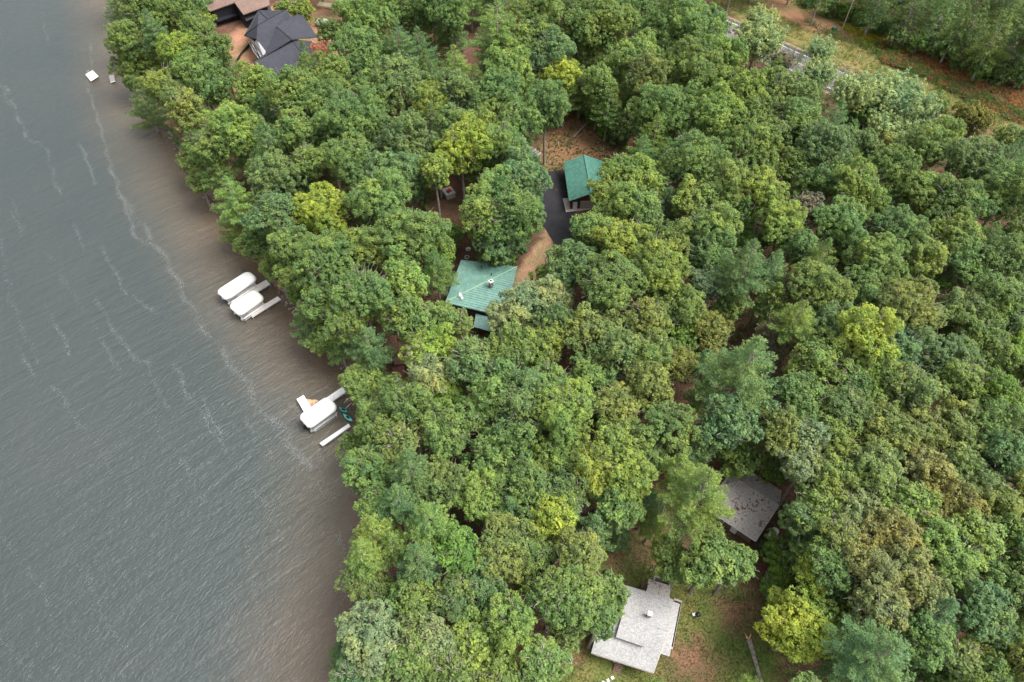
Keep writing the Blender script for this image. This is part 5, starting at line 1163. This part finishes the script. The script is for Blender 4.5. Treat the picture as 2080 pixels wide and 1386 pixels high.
# ------------------------------------------------------------------ undergrowth, ferns, grass, foam
def scatter_poly(poly, n, rs):
    p = np.array(poly); lo, hi = p.min(0), p.max(0); q = rs.uniform(lo, hi, (n * 3, 2)); return q[inpoly(q[:, 0], q[:, 1], poly)][:n]
def stuff(name, V, F, T, colr, label, cat):
    me = npmesh(name, V, F, T, [M['leaf']]); o = link(bpy.data.objects.new(name, me)); o.color = (*colr, 1)
    return tag(o, label, cat, kind='stuff')
rs = np.random.RandomState(17)
ug = rs.uniform((-75, 12), (165, 185), (15000, 2)); sdd = shore_dist(ug[:, 0], ug[:, 1]); keep = sdd > 1.5
for z_ in (Z_LAWN, Z_CLEAR, Z_PATH, Z_CONS, Z_FIELD): keep &= polyd(ug[:, 0], ug[:, 1], z_) < -.5
for bd in BUILDINGS: keep &= polyd(ug[:, 0], ug[:, 1], [(q.x, q.y) for q in bd]) < -1.0
keep &= polyd(ug[:, 0], ug[:, 1], wpoly([(1085,340),(1165,340),(1215,430),(1230,520),(1146,545),(1085,440)])) < -.5
for gp in ([(1380,790),(1425,770),(1425,920),(1380,920)], [(1630,350),(1675,350),(1675,430),(1630,430)], [(870,370),(960,370),(975,450),(900,450)], [(780,660),(840,660),(840,800),(780,800)], [(620,570),(680,600),(690,680),(640,680)],
           [(885,80),(985,90),(975,175),(860,160)], [(1590,1050),(1680,1150),(1620,1260),(1560,1150)], [(1040,1170),(1100,1170),(1100,1260),(1040,1260)], [(900,480),(960,480),(930,640),(890,640)]):
    keep &= polyd(ug[:, 0], ug[:, 1], wpoly(gp)) < 0
cl = np.sin(ug[:, 0] * .31) * np.sin(ug[:, 1] * .27 + 1.3) + np.sin(ug[:, 0] * .13 + ug[:, 1] * .17); keep &= cl > -1.3
ug = ug[keep]; n = len(ug); C = np.c_[ug, np.full(n, GZ + .45) + rs.uniform(0, .9, n)]
V, F, T = tufts(C, np.tile([0, 0, 1.0], (n, 1)), rs.uniform(.5, 1.2, n), 26, rs, (.14, .24), (.08, .14))
stuff('undergrowth', V, F, T, (.095, .165, .045), 'dark green undergrowth of saplings and brush beneath the trees', 'undergrowth')
def herb(name, poly, n, col, label, cat, h=.35, nl=7, Ls=(.16, .3), Ws=(.04, .08), avoid=()):
    q = scatter_poly(poly, n, rs)
    for a_ in avoid: q = q[polyd(q[:, 0], q[:, 1], a_) < 0]
    cl = np.sin(q[:, 0] * .55 + 1) * np.sin(q[:, 1] * .5) + rs.normal(0, .5, len(q)); q = q[cl > -.35]
    m = len(q); C = np.c_[q, np.full(m, GZ + h * .5)]; V, F, T = tufts(C, np.tile([0, 0, 1.0], (m, 1)), rs.uniform(h * .7, h * 1.5, m), nl, rs, Ls, Ws, along=True)
    return stuff(name, V, F, T, col, label, cat)
road_px = [(1250,-90),(1438,0),(1730,130),(2000,262),(2200,370),(2150,450),(1990,345),(1690,205),(1470,100),(1250,0)]
RZ = wpoly(road_px)
herb('field_grass', Z_FIELD, 16000, (.175, .21, .055), 'long green and yellow grass in the strip beside the road', 'grass', avoid=(RZ, Z_SAND2))
herb('field_shrubs', wpoly([(1610,30),(1700,70),(1800,130),(1880,175),(1960,215),(2080,260),(2080,230),(1900,150),(1790,90),(1700,85)]), 2600, (.07, .15, .03), 'low dark green shrubs scattered over the roadside field', 'shrubs', h=.8, nl=16)
herb('golden_weeds', wpoly([(1700,45),(1780,75),(1840,110),(1790,110),(1730,80)]), 900, (.33, .30, .03), 'golden yellow weeds at the edge of the dark woods', 'weeds', h=.5, nl=10)
herb('rust_ferns', Z_RUST, 6000, (.34, .155, .07), 'rust-coloured ferns in the field below the dark woods', 'ferns', h=.5, nl=12, Ls=(.18, .32), Ws=(.06, .11))
herb('green_ferns', Z_RUST, 1500, (.11, .18, .045), 'green plants growing among the rust-coloured ferns', 'ferns', h=.5, nl=12, Ls=(.18, .32), Ws=(.06, .11))
herb('rust_ferns', wpoly([(1640,250),(1690,230),(1700,270),(1650,290)]), 150, (.36, .15, .05), 'rust-orange ferns just below the road between trees', 'ferns', h=.6)
herb('leaf_litter', wpoly([(1110,352),(1150,350),(1160,430),(1200,480),(1180,540),(1146,535),(1112,465)]), 160, (.20, .11, .05), 'scattered dead leaves on the black driveway', 'leaves', h=.08, nl=3, Ls=(.05, .1), Ws=(.03, .06))
herb('clearing_grass', Z_CLEAR, 1400, (.12, .15, .05), 'thin green grass in the clearing above the garage', 'grass', h=.22)
herb('lawn_grass', Z_LAWN, 16000, (.105, .155, .040), 'patchy green lawn grass round the pale grey house', 'grass', h=.09, nl=4, Ls=(.06, .11), Ws=(.02, .045))
herb('shore_weeds', wpoly([(335,255),(352,262),(375,300),(362,300)]), 200, (.12, .2, .03), 'green weeds on the bank under the leftmost trees', 'weeds')
# wind-drawn foam lines on the lake
FOAM = [([(0,168),(12,195),(35,235),(58,280),(72,292)],1.0,2.0),([(10,170),(25,205),(40,245),(55,278)],1.4,1.0),([(75,285),(95,305),(105,340),(112,372),(122,395)],1.3,1.0),([(185,88),(183,110),(187,135),(188,150)],1.0,.5),
        ([(175,165),(190,215),(205,262),(215,300),(224,345),(242,375)],1.5,.8),([(160,290),(175,320),(185,350),(195,375)],1.2,.6),([(240,400),(262,420),(285,450),(310,490),(345,540),(372,595),(400,645),(430,690),(455,720)],2.2,2.0),
        ([(222,318),(236,372),(262,440),(275,480),(300,500)],1.6,1.0),([(450,712),(480,750),(505,790),(530,830),(550,860),(575,890),(610,920),(640,950)],2.2,2.4),([(640,940),(668,900),(690,940),(705,985)],1.8,2.6),([(560,850),(590,900),(625,935),(655,955),(640,1000)],1.5,2.6),
        ([(0,480),(20,600),(60,700),(95,770)],.35,1.2),([(30,690),(60,745),(72,772)],.6,.8),([(88,620),(110,655),(130,690),(143,722)],.8,.8),([(195,605),(205,630),(225,660),(245,690),(262,715),(280,735),(297,735)],1.1,.8),
        ([(205,690),(220,710),(235,745),(250,765)],.7,.8),([(100,785),(125,805),(150,840),(170,870)],.7,.9),([(130,815),(160,860),(200,910),(230,960)],.35,1.1),([(300,735),(320,800),(345,830),(330,830)],.8,1.2),
        ([(270,600),(290,618),(320,640),(345,645)],.9,.8),([(355,740),(375,790),(405,830),(425,870),(450,890),(462,920)],1.3,1.3),([(415,805),(425,850),(455,885)],1.2,.9),([(495,845),(520,880),(540,905),(552,935)],1.0,1.0),
        ([(372,935),(382,955),(388,965)],.7,.4),([(515,993),(545,1030),(560,1065),(580,1100)],1.0,1.0),([(500,1100),(510,1160),(520,1230),(535,1290)],.35,.7),([(690,1080),(695,1120),(692,1180),(700,1220)],1.4,1.0),([(0,1080),(30,1120),(70,1170),(110,1260)],.3,1.2),
        ([(700,1240),(695,1290)],.9,1.0),([(150,1130),(190,1200),(230,1290),(265,1340)],.3,1.0),([(0,1290),(35,1330),(60,1386)],.3,1.0),([(150,455),(160,480),(172,505)],.8,.6),([(205,500),(220,530),(240,565),(258,600)],.8,.6),
        ([(20,400),(35,430),(48,470)],.6,.5),([(85,20),(90,60),(100,90)],.4,.6),([(25,430),(45,480)],.5,.6),([(625,1030),(650,1060),(665,1090)],.7,2.0),([(630,970),(660,1000),(690,1010)],1.0,2.4),([(90,500),(150,600),(205,690)],.25,1.5),([(300,830),(330,880),(380,960),(440,1060)],.25,1.6),([(585,820),(602,832)],1.2,.4)]
fs_ = np.random.RandomState(5); PC = []; 
for pts, dens, wid in FOAM:
    W_ = np.array([list(P(x, y, .03)) for x, y in pts])
    for a, b_ in zip(W_[:-1], W_[1:]):
        L_ = np.linalg.norm(b_ - a); n = int(L_ * dens * 30); t = fs_.uniform(0, 1, n)
        pa_ = a + (b_ - a) * t[:, None]; clump = np.sin(pa_[:, 0] * 1.7 + pa_[:, 1] * 1.1) + np.sin(pa_[:, 1] * .9 + 2) + fs_.normal(0, .8, n) + 1.2 * np.sin(pa_[:, 0] * 5.1 - pa_[:, 1] * 3.7)
        pa_ = pa_[clump > -.7]; nn = len(pa_); d = (b_ - a) / (L_ + 1e-6); nrm_ = np.array([-d[1], d[0], 0])
        off = fs_.normal(0, .15 * wid, nn) + .22 * wid * np.sin(pa_[:, 1] * 1.3 + pa_[:, 0] * .7); PC.append(pa_ + nrm_ * off[:, None] + fs_.normal(0, .25, (nn, 3)) * np.array([1, 1, 0]))
PC = np.concatenate(PC); PC = PC[shore_dist(PC[:, 0], PC[:, 1]) < -.6]; n = len(PC); PC[:, 2] = .035
ax_ = np.tile([math.cos(math.radians(50)), math.sin(math.radians(50)), 0], (n, 1)) + fs_.normal(0, .35, (n, 3)) * np.array([1, 1, 0])
V, F = quads(PC, np.tile([0, 0, 1.0], (n, 1)) + fs_.normal(0, .03, (n, 3)), fs_.gamma(2.0, .030, n) + .02, fs_.uniform(.008, .022, n), ax_, fs_)
me = npmesh('foam', V, F, None, [mat('foam_white', (.27, .29, .29), .8, .1, 3)]); o = link(bpy.data.objects.new('foam', me)); tag(o, 'white foam flecks drawn into long wind lines on the lake', 'foam', kind='stuff')
print('FOAM', n)
